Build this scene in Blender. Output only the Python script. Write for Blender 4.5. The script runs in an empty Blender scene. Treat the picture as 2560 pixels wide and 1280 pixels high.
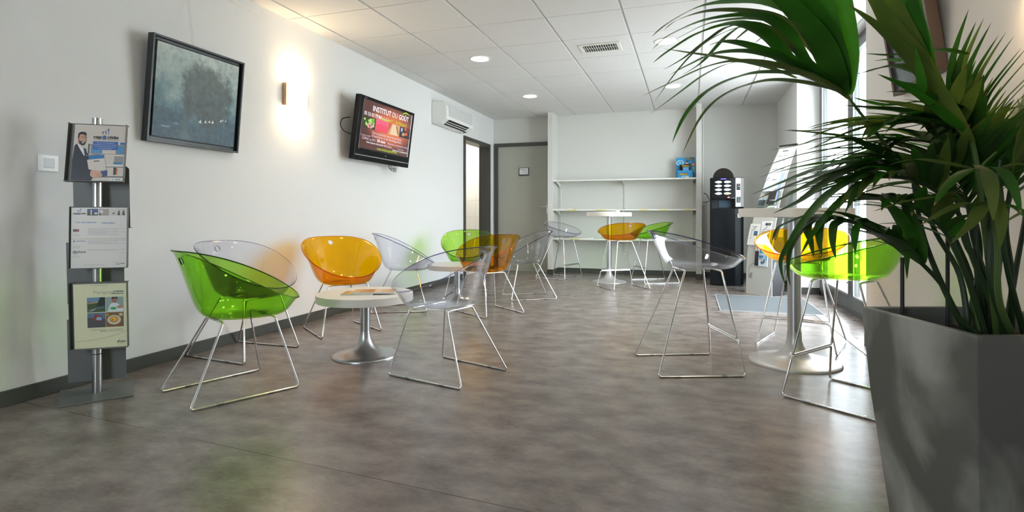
import bpy, bmesh, math, random
from mathutils import Vector, Matrix, Euler
random.seed(7)
PI = math.pi
SC = bpy.context.scene
COL = SC.collection
# ------------------------------------------------------------------ camera
CAMH = 0.895
YAW = 0.3142
CEIL = 2.4625
cd = bpy.data.cameras.new('camera'); cam = bpy.data.objects.new('camera', cd); COL.objects.link(cam)
cam.location = (0, 0, CAMH); cam.rotation_euler = (PI/2, 0, YAW)
cd.sensor_width = 36; cd.lens = 36*1365/2560; cd.shift_y = -101.4/2560; cd.clip_start = .05
cd.dof.use_dof = True; cd.dof.focus_distance = 3.9; cd.dof.aperture_fstop = 9.0
SC.camera = cam
# ------------------------------------------------------------------ exposure, sky, daylight
SC.view_settings.view_transform = 'Standard'; SC.view_settings.look = 'None'
SC.view_settings.gamma = 1; SC.view_settings.use_curve_mapping = False
SC.view_settings.exposure = 0.88
w = bpy.data.worlds.new('sky'); SC.world = w; w.use_nodes = True
bg = w.node_tree.nodes['Background']; bg.inputs[0].default_value = (.86, .93, 1, 1); bg.inputs[1].default_value = 10.0
def portal(name, loc, rot, sx, sy):
    l = bpy.data.lights.new(name, 'AREA'); l.shape = 'RECTANGLE'; l.size = sx; l.size_y = sy; l.cycles.is_portal = True
    o = bpy.data.objects.new(name, l); COL.objects.link(o); o.location = loc; o.rotation_euler = rot
    return o
portal('window_portal', (1.62, 5.67, 1.23), (0, PI/2, 0), 2.46, 2.5)
portal('fill_window_portal', (-2.0, -2.66, 1.55), (PI/2, 0, 0), 1.1, 1.6)  # sampling portal for the added, unseen fill window
sun = bpy.data.lights.new('sun', 'SUN'); sun.energy = 3.0; sun.angle = .02; sun.color = (1, .96, .9)
so = bpy.data.objects.new('sun', sun); COL.objects.link(so); so.rotation_euler = (math.radians(12), math.radians(40), math.radians(200))

# ------------------------------------------------------------------ materials
MATS = {}
def nt(name):
    m = bpy.data.materials.new(name); m.use_nodes = True
    return m, m.node_tree.nodes, m.node_tree.links, m.node_tree.nodes['Principled BSDF']
def mat(name, col, rough=.5, metal=0, spec=.5, bump=None, emit=None, es=0, coat=0):
    if name in MATS: return MATS[name]
    m, N, L, b = nt(name)
    b.inputs['Base Color'].default_value = (*col, 1); b.inputs['Roughness'].default_value = rough
    b.inputs['Metallic'].default_value = metal; b.inputs['Specular IOR Level'].default_value = spec
    b.inputs['Coat Weight'].default_value = coat
    if emit: b.inputs['Emission Color'].default_value = (*emit, 1); b.inputs['Emission Strength'].default_value = es
    if bump:
        t = N.new('ShaderNodeTexCoord'); n = N.new('ShaderNodeTexNoise'); bp = N.new('ShaderNodeBump')
        n.inputs['Scale'].default_value = bump[0]; n.inputs['Detail'].default_value = 4
        bp.inputs['Strength'].default_value = bump[1]; bp.inputs['Distance'].default_value = bump[2]
        L.new(t.outputs['Object'], n.inputs['Vector']); L.new(n.outputs['Fac'], bp.inputs['Height']); L.new(bp.outputs[0], b.inputs['Normal'])
    MATS[name] = m
    return m
def noisy(name, c1, c2, scale, rough=.5, detail=5, stretch=(1, 1, 1), bump=0, dist=0, spec=.5, lo=.35, hi=.65, metal=0):
    m, N, L, b = nt(name)
    t = N.new('ShaderNodeTexCoord'); mp = N.new('ShaderNodeMapping'); n = N.new('ShaderNodeTexNoise'); r = N.new('ShaderNodeValToRGB')
    mp.inputs['Scale'].default_value = stretch
    n.inputs['Scale'].default_value = scale; n.inputs['Detail'].default_value = detail; n.inputs['Distortion'].default_value = dist
    r.color_ramp.elements[0].color = (*c1, 1); r.color_ramp.elements[1].color = (*c2, 1)
    r.color_ramp.elements[0].position = lo; r.color_ramp.elements[1].position = hi
    L.new(t.outputs['Object'], mp.inputs[0]); L.new(mp.outputs[0], n.inputs['Vector']); L.new(n.outputs['Fac'], r.inputs[0]); L.new(r.outputs[0], b.inputs['Base Color'])
    b.inputs['Roughness'].default_value = rough; b.inputs['Specular IOR Level'].default_value = spec; b.inputs['Metallic'].default_value = metal
    if bump:
        bp = N.new('ShaderNodeBump'); bp.inputs['Strength'].default_value = bump; bp.inputs['Distance'].default_value = .002
        L.new(n.outputs['Fac'], bp.inputs['Height']); L.new(bp.outputs[0], b.inputs['Normal'])
    MATS[name] = m
    return m
def acrylic(name, c, ior=1.49, rough=.02):
    """thin clear plastic: Fresnel mix of a tinted straight-through ray and a sharp reflection"""
    m = bpy.data.materials.new(name); m.use_nodes = True; N = m.node_tree.nodes; L = m.node_tree.links; N.clear()
    o = N.new('ShaderNodeOutputMaterial'); f = N.new('ShaderNodeFresnel'); mx = N.new('ShaderNodeMixShader')
    tr = N.new('ShaderNodeBsdfTransparent'); g = N.new('ShaderNodeBsdfGlossy')
    ge = N.new('ShaderNodeNewGeometry'); mr = N.new('ShaderNodeMapRange'); mr.inputs[3].default_value = ior; mr.inputs[4].default_value = 1/ior
    L.new(ge.outputs['Backfacing'], mr.inputs[0]); L.new(mr.outputs[0], f.inputs['IOR']); tr.inputs[0].default_value = (*c, 1); g.inputs['Roughness'].default_value = rough
    L.new(f.outputs[0], mx.inputs[0]); L.new(tr.outputs[0], mx.inputs[1]); L.new(g.outputs[0], mx.inputs[2]); L.new(mx.outputs[0], o.inputs[0])
    MATS[name] = m
    return m
WALL = mat('wall_paint', (.80, .80, .79), .75, spec=.3, bump=(160, .25, .002))
WALLR = mat('rough_wall_paint', (.78, .74, .70), .8, spec=.3, bump=(120, .5, .003))
WHITE = mat('white_paint', (.82, .82, .80), .5)
SHELFW = mat('white_laminate', (.80, .80, .74), .4)
DARK = mat('dark_trim', (.055, .058, .05), .5)
FRAMEM = mat('dark_frame', (.06, .06, .052), .45)
DOORC = mat('door_laminate', (.41, .41, .345), .55)
BLACK = mat('black_plastic', (.005, .006, .007), .35, spec=.15)
BLACKM = mat('black_matt', (.02, .02, .022), .6)
CHROME = mat('chrome', (.80, .80, .82), .12, metal=1)
STEEL = mat('satin_steel', (.50, .51, .53), .32, metal=1)
SILVER = mat('silver_paint', (.46, .46, .46), .35, metal=.4)
GREYM = mat('grey_metal', (.15, .155, .15), .5, metal=.15)
TOPM = mat('table_laminate', (.80, .76, .70), .35)
CLEARP = acrylic('clear_glide', (.85, .85, .88))
GLASS = acrylic('window_glass', (.96, .98, .98), 1.45, .0)
CEILM = mat('ceiling_tile', (.77, .76, .75), .9, spec=.2, bump=(400, .15, .001))
GRIDM = mat('ceiling_grid_metal', (.62, .62, .62), .6)
WOOD = noisy('light_wood', (.55, .30, .12), (.70, .42, .20), 8, .4, stretch=(1, 1, .1))
SOIL = noisy('soil', (.012, .008, .005), (.04, .028, .018), 60, .95, bump=.8)
CONC = noisy('planter_concrete', (.12, .12, .105), (.40, .395, .36), 3.6, .6, detail=12, dist=.5, stretch=(1, 1, .65), bump=.1, lo=.42, hi=.64)
def floor_mat():
    m, N, L, b = nt('vinyl_floor')
    t = N.new('ShaderNodeTexCoord')
    def noise(sc, det, st):
        mp = N.new('ShaderNodeMapping'); mp.inputs['Scale'].default_value = st
        n = N.new('ShaderNodeTexNoise'); n.inputs['Scale'].default_value = sc; n.inputs['Detail'].default_value = det; n.inputs['Roughness'].default_value = .58
        L.new(t.outputs['Object'], mp.inputs[0]); L.new(mp.outputs[0], n.inputs['Vector']); return n
    a = noise(5.5, 8, (1, 1.5, 1)); c = noise(40, 5, (1, 2.2, 1))
    mx = N.new('ShaderNodeMix'); mx.data_type = 'FLOAT'; mx.inputs[0].default_value = .22
    L.new(a.outputs['Fac'], mx.inputs[2]); L.new(c.outputs['Fac'], mx.inputs[3])
    r = N.new('ShaderNodeValToRGB'); e = r.color_ramp.elements
    e[0].position = .34; e[0].color = (.125, .102, .090, 1); e[1].position = .66; e[1].color = (.272, .231, .208, 1)
    L.new(mx.outputs[0], r.inputs[0])
    sx = N.new('ShaderNodeSeparateXYZ'); L.new(t.outputs['Object'], sx.inputs[0])
    # welded seams between the two metre wide sheets
    ad = N.new('ShaderNodeMath'); ad.operation = 'ADD'; ad.inputs[1].default_value = -1.55 + 100
    kx = N.new('ShaderNodeMath'); kx.operation = 'MULTIPLY_ADD'; kx.inputs[1].default_value = .07
    L.new(sx.outputs['X'], kx.inputs[0]); L.new(sx.outputs['Y'], kx.inputs[2]); L.new(kx.outputs[0], ad.inputs[0])
    md = N.new('ShaderNodeMath'); md.operation = 'MODULO'; md.inputs[1].default_value = 2.0; L.new(ad.outputs[0], md.inputs[0])
    lt = N.new('ShaderNodeMath'); lt.operation = 'LESS_THAN'; lt.inputs[1].default_value = .004; L.new(md.outputs[0], lt.inputs[0])
    m2 = N.new('ShaderNodeMix'); m2.data_type = 'RGBA'; m2.inputs[7].default_value = (.07, .06, .055, 1)
    L.new(lt.outputs[0], m2.inputs[0]); L.new(r.outputs[0], m2.inputs[6]); L.new(m2.outputs[2], b.inputs['Base Color'])
    b.inputs['Roughness'].default_value = .27
    b.inputs['Specular IOR Level'].default_value = .5
    return m
FLOORM = floor_mat()
def leaf_mat(name, c1, c2, tl):
    m = bpy.data.materials.new(name); m.use_nodes = True; N = m.node_tree.nodes; L = m.node_tree.links; b = N['Principled BSDF']; o = N['Material Output']
    t = N.new('ShaderNodeTexCoord'); n = N.new('ShaderNodeTexNoise'); n.inputs['Scale'].default_value = 9; n.inputs['Detail'].default_value = 3
    r = N.new('ShaderNodeValToRGB'); r.color_ramp.elements[0].color = (*c1, 1); r.color_ramp.elements[1].color = (*c2, 1)
    r.color_ramp.elements[0].position = .4; r.color_ramp.elements[1].position = .7
    L.new(t.outputs['Object'], n.inputs['Vector']); L.new(n.outputs['Fac'], r.inputs[0]); L.new(r.outputs[0], b.inputs['Base Color'])
    b.inputs['Roughness'].default_value = .42; b.inputs['Specular IOR Level'].default_value = .35
    tr = N.new('ShaderNodeBsdfTranslucent'); tr.inputs[0].default_value = (*tl, 1)
    mx = N.new('ShaderNodeMixShader'); mx.inputs[0].default_value = .38
    L.new(b.outputs[0], mx.inputs[1]); L.new(tr.outputs[0], mx.inputs[2]); L.new(mx.outputs[0], o.inputs[0])
    MATS[name] = m; return m
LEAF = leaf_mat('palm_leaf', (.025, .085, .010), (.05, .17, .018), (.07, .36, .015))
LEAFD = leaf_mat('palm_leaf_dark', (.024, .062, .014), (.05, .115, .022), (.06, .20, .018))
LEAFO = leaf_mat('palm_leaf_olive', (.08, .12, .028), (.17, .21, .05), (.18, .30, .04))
TIPM = mat('dry_leaf_tip', (.32, .19, .07), .6)
STEMM = mat('palm_stem', (.018, .045, .012), .5)
STEMO = mat('palm_rachis', (.06, .11, .02), .5)
def flat(c, e=0):
    """flat printed colour given as 0-255 sRGB"""
    n = 'ink_%d_%d_%d%s' % (*c, '_lit' if e else '')
    if n in MATS: return MATS[n]
    l = tuple((x/255/12.92) if x/255 <= .04045 else ((x/255+.055)/1.055)**2.4 for x in c)
    if e: return mat(n, (.01, .01, .01), .15, emit=l, es=e)
    return mat(n, l, .4)

# ------------------------------------------------------------------ mesh builder
class MB:
    def __init__(s): s.v = []; s.f = []; s.m = []; s.mats = []; s.O = Vector((0, 0, 0)); s.U = Vector((1, 0, 0)); s.V = Vector((0, 0, 1)); s.N = Vector((0, -1, 0))
    def mi(s, m):
        if m not in s.mats: s.mats.append(m)
        return s.mats.index(m)
    def add(s, vs, fs, m):
        b = len(s.v); s.v += [tuple(x) for x in vs]; k = s.mi(m)
        for f in fs: s.f.append([b+i for i in f]); s.m.append(k)
    def box(s, x0, x1, y0, y1, z0, z1, m):
        s.add([(x, y, z) for z in (z0, z1) for y in (y0, y1) for x in (x0, x1)],
              [(0, 2, 3, 1), (4, 5, 7, 6), (0, 1, 5, 4), (2, 6, 7, 3), (0, 4, 6, 2), (1, 3, 7, 5)], m)
        return s
    def prism(s, poly, d, m, axis='y'):
        """poly in (a,b) extruded from d[0] to d[1] along axis"""
        n = len(poly); q = []
        for t in d:
            for a, b in poly: q.append({'y': (a, t, b), 'x': (t, a, b), 'z': (a, b, t)}[axis])
        s.add(q, [list(range(n))[::-1], list(range(n, 2*n))] + [(i, (i+1) % n, n+(i+1) % n, n+i) for i in range(n)], m)
        return s
    def tube(s, pts, r, m, n=10, closed=False, caps=True):
        P = [Vector(p) for p in pts]; K = len(P); rings = []
        nrm = None
        for i, p in enumerate(P):
            a = P[(i-1) % K] if (closed or i > 0) else p; b = P[(i+1) % K] if (closed or i < K-1) else p
            t = (b-a).normalized()
            if nrm is None: nrm = t.orthogonal().normalized()
            else:
                nrm = nrm - t*nrm.dot(t)
                nrm = nrm.normalized() if nrm.length > 1e-6 else t.orthogonal().normalized()
            bn = t.cross(nrm); rr = r[i] if isinstance(r, (list, tuple)) else r
            rings.append([p + (nrm*math.cos(2*PI*j/n) + bn*math.sin(2*PI*j/n))*rr for j in range(n)])
        vs = [q for g in rings for q in g]; fs = []
        for i in range(K if closed else K-1):
            for j in range(n):
                a = i*n+j; b = i*n+(j+1) % n; c = ((i+1) % K)*n+(j+1) % n; d = ((i+1) % K)*n+j
                fs.append((a, b, c, d))
        if caps and not closed: fs += [list(range(n))[::-1], [(K-1)*n+j for j in range(n)]]
        s.add(vs, fs, m); return s
    def lathe(s, prof, m, n=48, c=(0, 0)):
        vs = []; fs = []
        for r, z in prof:
            for j in range(n): vs.append((c[0]+r*math.cos(2*PI*j/n), c[1]+r*math.sin(2*PI*j/n), z))
        for i in range(len(prof)-1):
            for j in range(n): fs.append((i*n+j, i*n+(j+1) % n, (i+1)*n+(j+1) % n, (i+1)*n+j))
        fs += [list(range(n))[::-1], [(len(prof)-1)*n+j for j in range(n)]]
        s.add(vs, fs, m); return s
    # ---- flat print helpers in the frame O,U,V,N
    def frame(s, O, U, V, N): s.O, s.U, s.V, s.N = Vector(O), Vector(U).normalized(), Vector(V).normalized(), Vector(N).normalized(); return s
    def P(s, u, v, h=0): return s.O + s.U*u + s.V*v + s.N*h
    def poly(s, pts, m, k=1):
        s.add([s.P(u, v, k*.0006) for u, v in pts], [list(range(len(pts)))], m); return s
    def rect(s, u0, v0, u1, v1, m, k=1): return s.poly([(u0, v0), (u1, v0), (u1, v1), (u0, v1)], m, k)
    def ell(s, u, v, a, b, m, k=1, n=20, a0=0, a1=2*PI): return s.poly([(u+a*math.cos(a0+(a1-a0)*i/n), v+b*math.sin(a0+(a1-a0)*i/n)) for i in range(n)], m, k)
    def text(s, txt, u, v, h, m, k=2, wid=None, align='L', bold=0, rot=0):
        c = bpy.data.curves.new('t', 'FONT'); c.body = txt; c.size = 1; c.offset = bold; c.resolution_u = 3
        o = bpy.data.objects.new('t', c); COL.objects.link(o)
        me = bpy.data.meshes.new_from_object(o.evaluated_get(bpy.context.evaluated_depsgraph_get()))
        if me.vertices:
            xs = [q.co.x for q in me.vertices]; x0, x1 = min(xs), max(xs)
            sy = h/.72; sx = sy if wid is None else wid/(x1-x0); W = (x1-x0)*sx
            off = {'L': 0, 'C': -W/2, 'R': -W}[align]
            ca, sa = math.cos(rot), math.sin(rot); vs = []
            for q in me.vertices:
                a = (q.co.x-x0)*sx+off; b = q.co.y*sy
                vs.append(s.P(u+a*ca-b*sa, v+a*sa+b*ca, k*.0006))
            s.add(vs, [list(p.vertices) for p in me.polygons], m)
        bpy.data.objects.remove(o); bpy.data.meshes.remove(me); bpy.data.curves.remove(c)
        return s
    def build(s, name, parent=None, bevel=0, smooth=False, seg=2, sub=0, ang=40):
        me = bpy.data.meshes.new(name); me.from_pydata(s.v, [], s.f); me.update()
        for m in s.mats: me.materials.append(m)
        me.polygons.foreach_set('material_index', s.m)
        o = bpy.data.objects.new(name, me); COL.objects.link(o)
        if smooth:
            me.polygons.foreach_set('use_smooth', [True]*len(s.f))
            if ang: me.set_sharp_from_angle(angle=math.radians(ang))
        if parent: o.parent = parent
        if bevel:
            b = o.modifiers.new('b', 'BEVEL'); b.width = bevel; b.segments = seg; b.limit_method = 'ANGLE'; b.angle_limit = math.radians(40)
            b.harden_normals = False
        return o
def thing(name, label, cat, loc=(0, 0, 0), rotz=0, group=None):
    o = bpy.data.objects.new(name, None); COL.objects.link(o); o.empty_display_size = .1
    o.location = loc; o.rotation_euler = (0, 0, rotz); return tag(o, label, cat, group)
def tag(o, label=None, cat=None, group=None, kind=None):
    if label: o['label'] = label
    if cat: o['category'] = cat
    if group: o['group'] = group
    if kind: o['kind'] = kind
    return o
def struct(mb, name, parent=None, **k):
    o = mb.build(name, parent, **k)
    if not parent: o['kind'] = 'structure'
    return o
def dup(root, loc, rotz, label, group=None):
    r = root.copy(); COL.objects.link(r); r.location = loc; r.rotation_euler = (0, 0, rotz); r['label'] = label
    if group: r['group'] = group
    for ch in list(root.children):
        c = ch.copy(); COL.objects.link(c); c.parent = r
        for g in ch.children:
            d = g.copy(); COL.objects.link(d); d.parent = c
    return r
def W(x, y, D):
    """world point seen in picture direction (x, y) at depth D"""
    R = (x-1280)/1365*D; c, s = math.cos(YAW), math.sin(YAW)
    return Vector((R*c-D*s, R*s+D*c, CAMH-(y-538.6)/1365*D))
def arc_corner(pts, r=.02, n=5):
    """polyline with rounded corners"""
    P = [Vector(p) for p in pts]; out = [P[0]]
    for i in range(1, len(P)-1):
        a = (P[i-1]-P[i]); b = (P[i+1]-P[i]); rr = min(r, a.length*.45, b.length*.45)
        A = P[i]+a.normalized()*rr; B = P[i]+b.normalized()*rr
        for k in range(n+1):
            t = k/n; out.append(A*(1-t)**2 + P[i]*2*t*(1-t) + B*t*t)
    out.append(P[-1]); return out

# ================================================================== THE ROOM
XL, YB, XR, XW, YF = -3.05, 8.42, 1.17, 1.40, -2.5
WY0, WY1 = 4.38, 6.95            # glazed recess in the right wall
floor = struct(MB().box(XL-.15, XW+.16, YF-.1, YB+1.8, -.1, 0, FLOORM), 'floor')
# ceiling: tegular tiles hanging just below their metal grid
cm = MB(); gx0, gy0 = -2.891, 3.599
cm.box(XL-.2, XW+.2, YF-.1, YB+.15, CEIL+.022, CEIL+.12, CEILM)
xs = [XL] + [gx0+.6*i for i in range(8)]; xs = [x for x in xs if x < XW] + [XW]
ys = [gy0+.6*j for j in range(-10, 9)]; ys = [YF] + [y for y in ys if YF < y < YB] + [YB]
for i in range(len(xs)-1):
    for j in range(len(ys)-1):
        a = .010 if i else 0; b = .010 if i < len(xs)-2 else 0
        cm.box(xs[i]+a, xs[i+1]-b, ys[j]+.0035, ys[j+1]-.0035, CEIL, CEIL+.015, CEILM)
for x in xs[1:-1]: cm.box(x-.012, x+.012, YF, YB, CEIL+.008, CEIL+.02, GRIDM)
for y in ys[1:-1]: cm.box(XL, XW, y-.012, y+.012, CEIL+.006, CEIL+.018, GRIDM)
struct(cm, 'ceiling')
# left wall with the doorway
DY0, DY1, DZ = 7.17, 8.20, 2.01
H2 = CEIL+.1
lw = MB().box(XL-.15, XL, YF-.1, DY0, 0, H2, WALL).box(XL-.15, XL, DY1, YB+.15, 0, H2, WALL).box(XL-.15, XL, DY0, DY1, DZ, H2, WALL)
struct(lw, 'wall_left')
WALLB = mat('cream_wall_dimmed', (.64, .635, .595), .75, spec=.3, bump=(160, .25, .002))  # cream tone, with the dimmer light at the back mixed into the colour
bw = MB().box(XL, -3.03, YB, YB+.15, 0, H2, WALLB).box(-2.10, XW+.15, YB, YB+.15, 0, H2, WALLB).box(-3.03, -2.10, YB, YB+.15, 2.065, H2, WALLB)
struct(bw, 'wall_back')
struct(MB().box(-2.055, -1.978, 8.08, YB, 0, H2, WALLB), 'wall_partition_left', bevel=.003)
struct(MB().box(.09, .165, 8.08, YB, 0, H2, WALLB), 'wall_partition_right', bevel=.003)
rw = MB().box(XR, XW+.15, WY1, YB, 0, H2, WALL).box(XR, XW+.15, YF, WY0, 0, H2, WALLR)
struct(rw, 'wall_right')
# unseen wall behind the camera; its window is added for fill light
WALLF = mat('light_damping_brown', (.22, .19, .16), .8)  # brown given to the unseen wall to dim light on the planter
fw = MB().box(XL, -2.6, YF-.15, YF, 0, H2, WALLF).box(-1.4, XW+.15, YF-.15, YF, 0, H2, WALLF).box(-2.6, -1.4, YF-.15, YF, 2.35, H2, WALLF).box(-2.6, -1.4, YF-.15, YF, 0, .75, WALLF)
struct(fw, 'wall_front')
wf = MB()
for x in (-2.6, -2.03, -1.46): wf.box(x, x+.06, YF-.1, YF-.04, .75, 2.35, FRAMEM)
for z in (.75, 2.29): wf.box(-2.6, -1.4, YF-.1, YF-.04, z, z+.06, FRAMEM)
w2 = struct(wf, 'window_fill')
MB().box(-2.55, -1.45, YF-.075, YF-.068, .8, 2.3, GLASS).build('pane', w2)
# baseboards
def bb(name, mb): struct(mb, name, bevel=.003)
bh = .075
bb('baseboard_left', MB().box(XL, XL+.012, YF, DY0-.06, 0, bh, DARK).box(XL, XL+.012, DY1+.06, YB, 0, bh, DARK))
bb('baseboard_back', MB().box(-1.978, .09, YB-.012, YB, 0, bh, DARK).box(-2.06, -1.972, 8.068, 8.08, 0, bh, DARK).box(-1.978, -1.968, 8.08, YB, 0, bh, DARK)
   .box(.084, .171, 8.068, 8.08, 0, bh, DARK).box(.165, XR, YB-.012, YB, 0, bh, DARK))
bb('baseboard_right', MB().box(XR-.012, XR, WY1, YB, 0, bh, DARK).box(XR-.012, XW, WY1-.012, WY1, 0, bh, DARK).box(XR-.012, XR, YF, WY0, 0, bh, DARK))

# ---- glazed door and side light in the recess (window_1)
win = MB()
x0, x1 = 1.40, 1.47
FR = mat('dark_grey_aluminium', (.10, .105, .105), .4, metal=.3)
win.box(x0, x1, WY0, WY1, 0, .05, FR).box(x0, x1, WY0, WY1, 2.40, CEIL, FR)
for y in (WY0, WY1-.06): win.box(x0, x1, y, y+.06, 0, CEIL, FR)
w1 = struct(win, 'window_1')
def leafframe(name, ya, yb, low):
    m = MB(); t = .065
    m.box(x0-.012, x1-.015, ya, ya+t, .05, 2.40, FR).box(x0-.012, x1-.015, yb-t, yb, .05, 2.40, FR)
    m.box(x0-.012, x1-.015, ya+t, yb-t, .05, .05+low, FR).box(x0-.012, x1-.015, ya+t, yb-t, 2.34, 2.40, FR)
    o = m.build(name, w1, bevel=.003)
    MB().box(x0+.015, x0+.023, ya+t, yb-t, .05+low, 2.34, GLASS).build('pane', o)
    MB().box(x0-.004, x0+.004, ya+t, ya+t+.012, .05+low, 2.34, SILVER).box(x0-.004, x0+.004, yb-t-.012, yb-t, .05+low, 2.34, SILVER).box(x0-.004, x0+.004, ya+t, yb-t, .05+low, .062+low, SILVER).build('glazing_bead', o)
    return o
leafframe('door_leaf', 5.68, WY1-.06, .11)
dl = leafframe('door_leaf', WY0+.06, 5.68, .11)
hd = MB().tube(arc_corner([(x0-.012, 5.72, 1.02), (x0-.06, 5.72, 1.02), (x0-.06, 5.60, 1.02)], .015), .009, STEEL).tube([(x0-.03, 5.71, .28), (x0-.012, 5.71, .28)], .008, STEEL)
hd.build('door_handle', dl, smooth=True)
struct(MB().box(1.075, 1.14, 3.9, 5.52, 0, .004, mat('sun_streak_tone', (.72, .74, .76), .3, metal=.2)), 'sun_streak')  # bright slab standing in for a sliver of sunlight on the floor
# ---- outside
PAVE = mat('pale_paving', (.62, .61, .58), .8)
tag(MB().box(XW+.16, 16, -6, 18, -.12, -.02, PAVE).build('terrace'), kind='structure')
tag(MB().box(-9, 6, -12, YF-.16, -.14, -.02, PAVE).build('pavement'), kind='structure')
bld = thing('house', 'white house standing across the terrace, seen through the glazed door', 'house', (9, 9, -.02))
MB().box(0, .3, -6, 6, 0, 3.4, mat('render_white', (.85, .85, .83), .8)).build('wall', bld)
MB().box(-.3, .6, -6.2, 6.2, 3.4, 3.6, mat('roof_tile', (.55, .35, .28), .8)).build('roof', bld)
for k in range(3):
    f = MB().box(-.03, 0, -4+3*k, -2.9+3*k, .9, 2.2, FR).build('window', bld)
    MB().box(-.035, -.03, -3.93+3*k, -2.97+3*k, .97, 2.13, mat('far_glass', (.3, .38, .42), .1)).build('pane', f)
rl = MB()
for z in (.95, .55, .2): rl.tube([(3.3, 5.5, z), (3.3, 14, z)], .02, STEEL)
for k in range(8): rl.tube([(3.3, 5.5+1.2*k, -.02), (3.3, 5.5+1.2*k, .95)], .022, STEEL)
tag(rl.build('railing'), 'steel tube railing along the terrace outside the glazed door', 'railing')
def bush(name, loc, r, label):
    m = MB(); rnd = random.Random(loc[1])
    for k in range(420):
        a = rnd.uniform(0, 2*PI); e = math.acos(rnd.uniform(-.3, 1)); q = r*rnd.uniform(.6, 1)
        p = Vector((q*math.sin(e)*math.cos(a), q*math.sin(e)*math.sin(a), r*.8+q*math.cos(e)))
        d = Vector((rnd.gauss(0, 1), rnd.gauss(0, 1), rnd.gauss(0, 1))).normalized()*.09; s_ = d.cross(Vector((rnd.gauss(0, 1), rnd.gauss(0, 1), 1))).normalized()*.035
        m.add([p-d, p+s_, p+d, p-s_], [(0, 1, 2, 3)], LEAFO)
    t = thing(name, label, 'shrub', loc)
    m.build('foliage', t); MB().tube([(0, 0, 0), (0, 0, r)], .04, TIPM).build('stem', t)
bush('shrub', (5.2, 9.2, -.02), .62, 'rounded green shrub outside, behind the terrace railing, nearer the far jamb')
bush('shrub', (5.4, 12.4, -.02), .8, 'taller green shrub outside, farthest along the terrace railing')

# ---- open door in the left wall, and the washroom lobby behind it
def doorframe(name, axis, a0, a1, z1, w_, d0, d1):
    m = MB()
    for a in (a0, a1-w_):
        if axis == 'y': m.box(d0, d1, a, a+w_, 0, z1, FRAMEM)
        else: m.box(a, a+w_, d0, d1, 0, z1, FRAMEM)
    if axis == 'y': m.box(d0, d1, a0+w_, a1-w_, z1-w_, z1, FRAMEM)
    else: m.box(a0+w_, a1-w_, d0, d1, z1-w_, z1, FRAMEM)
    return struct(m, name, bevel=.003)
d1 = doorframe('door_1', 'y', DY0-.02, DY1+.02, DZ+.02, .055, XL-.16, XL+.02)
MB().box(XL-1.0, XL-.17, 7.12, 7.16, .01, 1.95, DOORC).build('door_leaf', d1, bevel=.002)
TILE = mat('white_tile', (.80, .80, .77), .25)
lob = MB()
lob.box(-4.75, -4.65, 6.6, 10.3, 0, 2.3, WALL).box(-4.75, XL-.15, 6.5, 6.6, 0, 2.3, WALL).box(-4.75, XL+.1, 10.2, 10.3, 0, 2.3, WALL).box(-3.0, -2.9, YB+.15, 10.3, 0, 2.3, WALL)
lob.box(-4.75, XL-.15, 6.5, 8.57, 2.12, 2.2, WALL).box(-4.75, -2.9, 8.57, 10.3, 2.12, 2.2, WALL).box(-4.75, XL-.15, 6.5, 10.3, -.1, 0, TILE)
struct(lob, 'wall_lobby')
tl = MB().box(-3.80, -3.0, 9.0, 9.08, 0, 2.12, TILE)
GROUT = mat('grout', (.55, .55, .52), .8)
for k in range(1, 8): tl.box(-3.80, -3.0, 8.9985, 9.0, .29*k, .29*k+.004, GROUT)
for k in range(1, 4): tl.box(-3.8+.2*k, -3.8+.2*k+.004, 8.9985, 9.0, 0, 2.12, GROUT)
struct(tl, 'wall_tiled')
ld = struct(MB().box(-4.65, -3.88, 8.9, 8.94, .01, 2.05, mat('pale_door', (.70, .70, .68), .5)), 'door_3')
MB().box(-4.02, -3.99, 8.892, 8.9, 1.42, 1.62, GREYM).build('door_plate', ld)
MB().tube(arc_corner([(-3.91, 8.9, 1.0), (-3.91, 8.85, 1.0), (-4.0, 8.85, 1.0)], .01), .008, STEEL).build('door_handle', ld)
ls = thing('wall_sconce', 'small lit warm sconce on the wall inside the open left doorway', 'wall lamp', (-3.98, 10.16, 1.55))
MB().lathe([(.05, -.12), (.06, -.1), (.06, .1), (.05, .12)], mat('warm_lamp_glass', (1, .9, .7), .5, emit=(1, .62, .25), es=45)).build('lamp_shade', ls, smooth=True)
MB().box(-.03, .03, .05, .06, -.06, .06, STEEL).build('bracket', ls)
ll = bpy.data.lights.new('lobby_ceiling_lamp', 'POINT'); ll.energy = 14; ll.color = (1, .93, .82); ll.shadow_soft_size = .12
lo = bpy.data.objects.new('lobby_ceiling_lamp', ll); COL.objects.link(lo); lo.location = (-3.7, 8.3, 1.95)

# ---- closed door in the back wall
d2 = doorframe('door_2', 'x', -3.03, -2.056, 2.065, .055, YB-.03, YB+.1)
MB().box(-2.975, -2.11, YB+.01, YB+.05, .012, 2.01, DOORC).box(-2.975, -2.11, YB-.002, YB+.01, 0, .012, SILVER).build('door_leaf', d2)
MB().tube(arc_corner([(-2.14, YB+.01, 1.03), (-2.14, YB-.045, 1.03), (-2.24, YB-.045, 1.03)], .012), .009, CHROME).box(-2.16, -2.12, YB+.002, YB+.01, .93, 1.07, STEEL).build('door_handle', d2, smooth=True)
sg = thing('door_sign', 'small framed paper notice fixed on the closed back door', 'sign', (-2.535, YB+.01, 1.60))
MB().box(-.085, .085, -.014, 0, -.066, .064, FRAMEM).build('frame', sg, bevel=.002)
q = MB().frame((0, -.0145, 0), (1, 0, 0), (0, 0, 1), (0, -1, 0)); q.rect(-.072, -.045, .072, .056, flat((225, 226, 228)))
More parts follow.
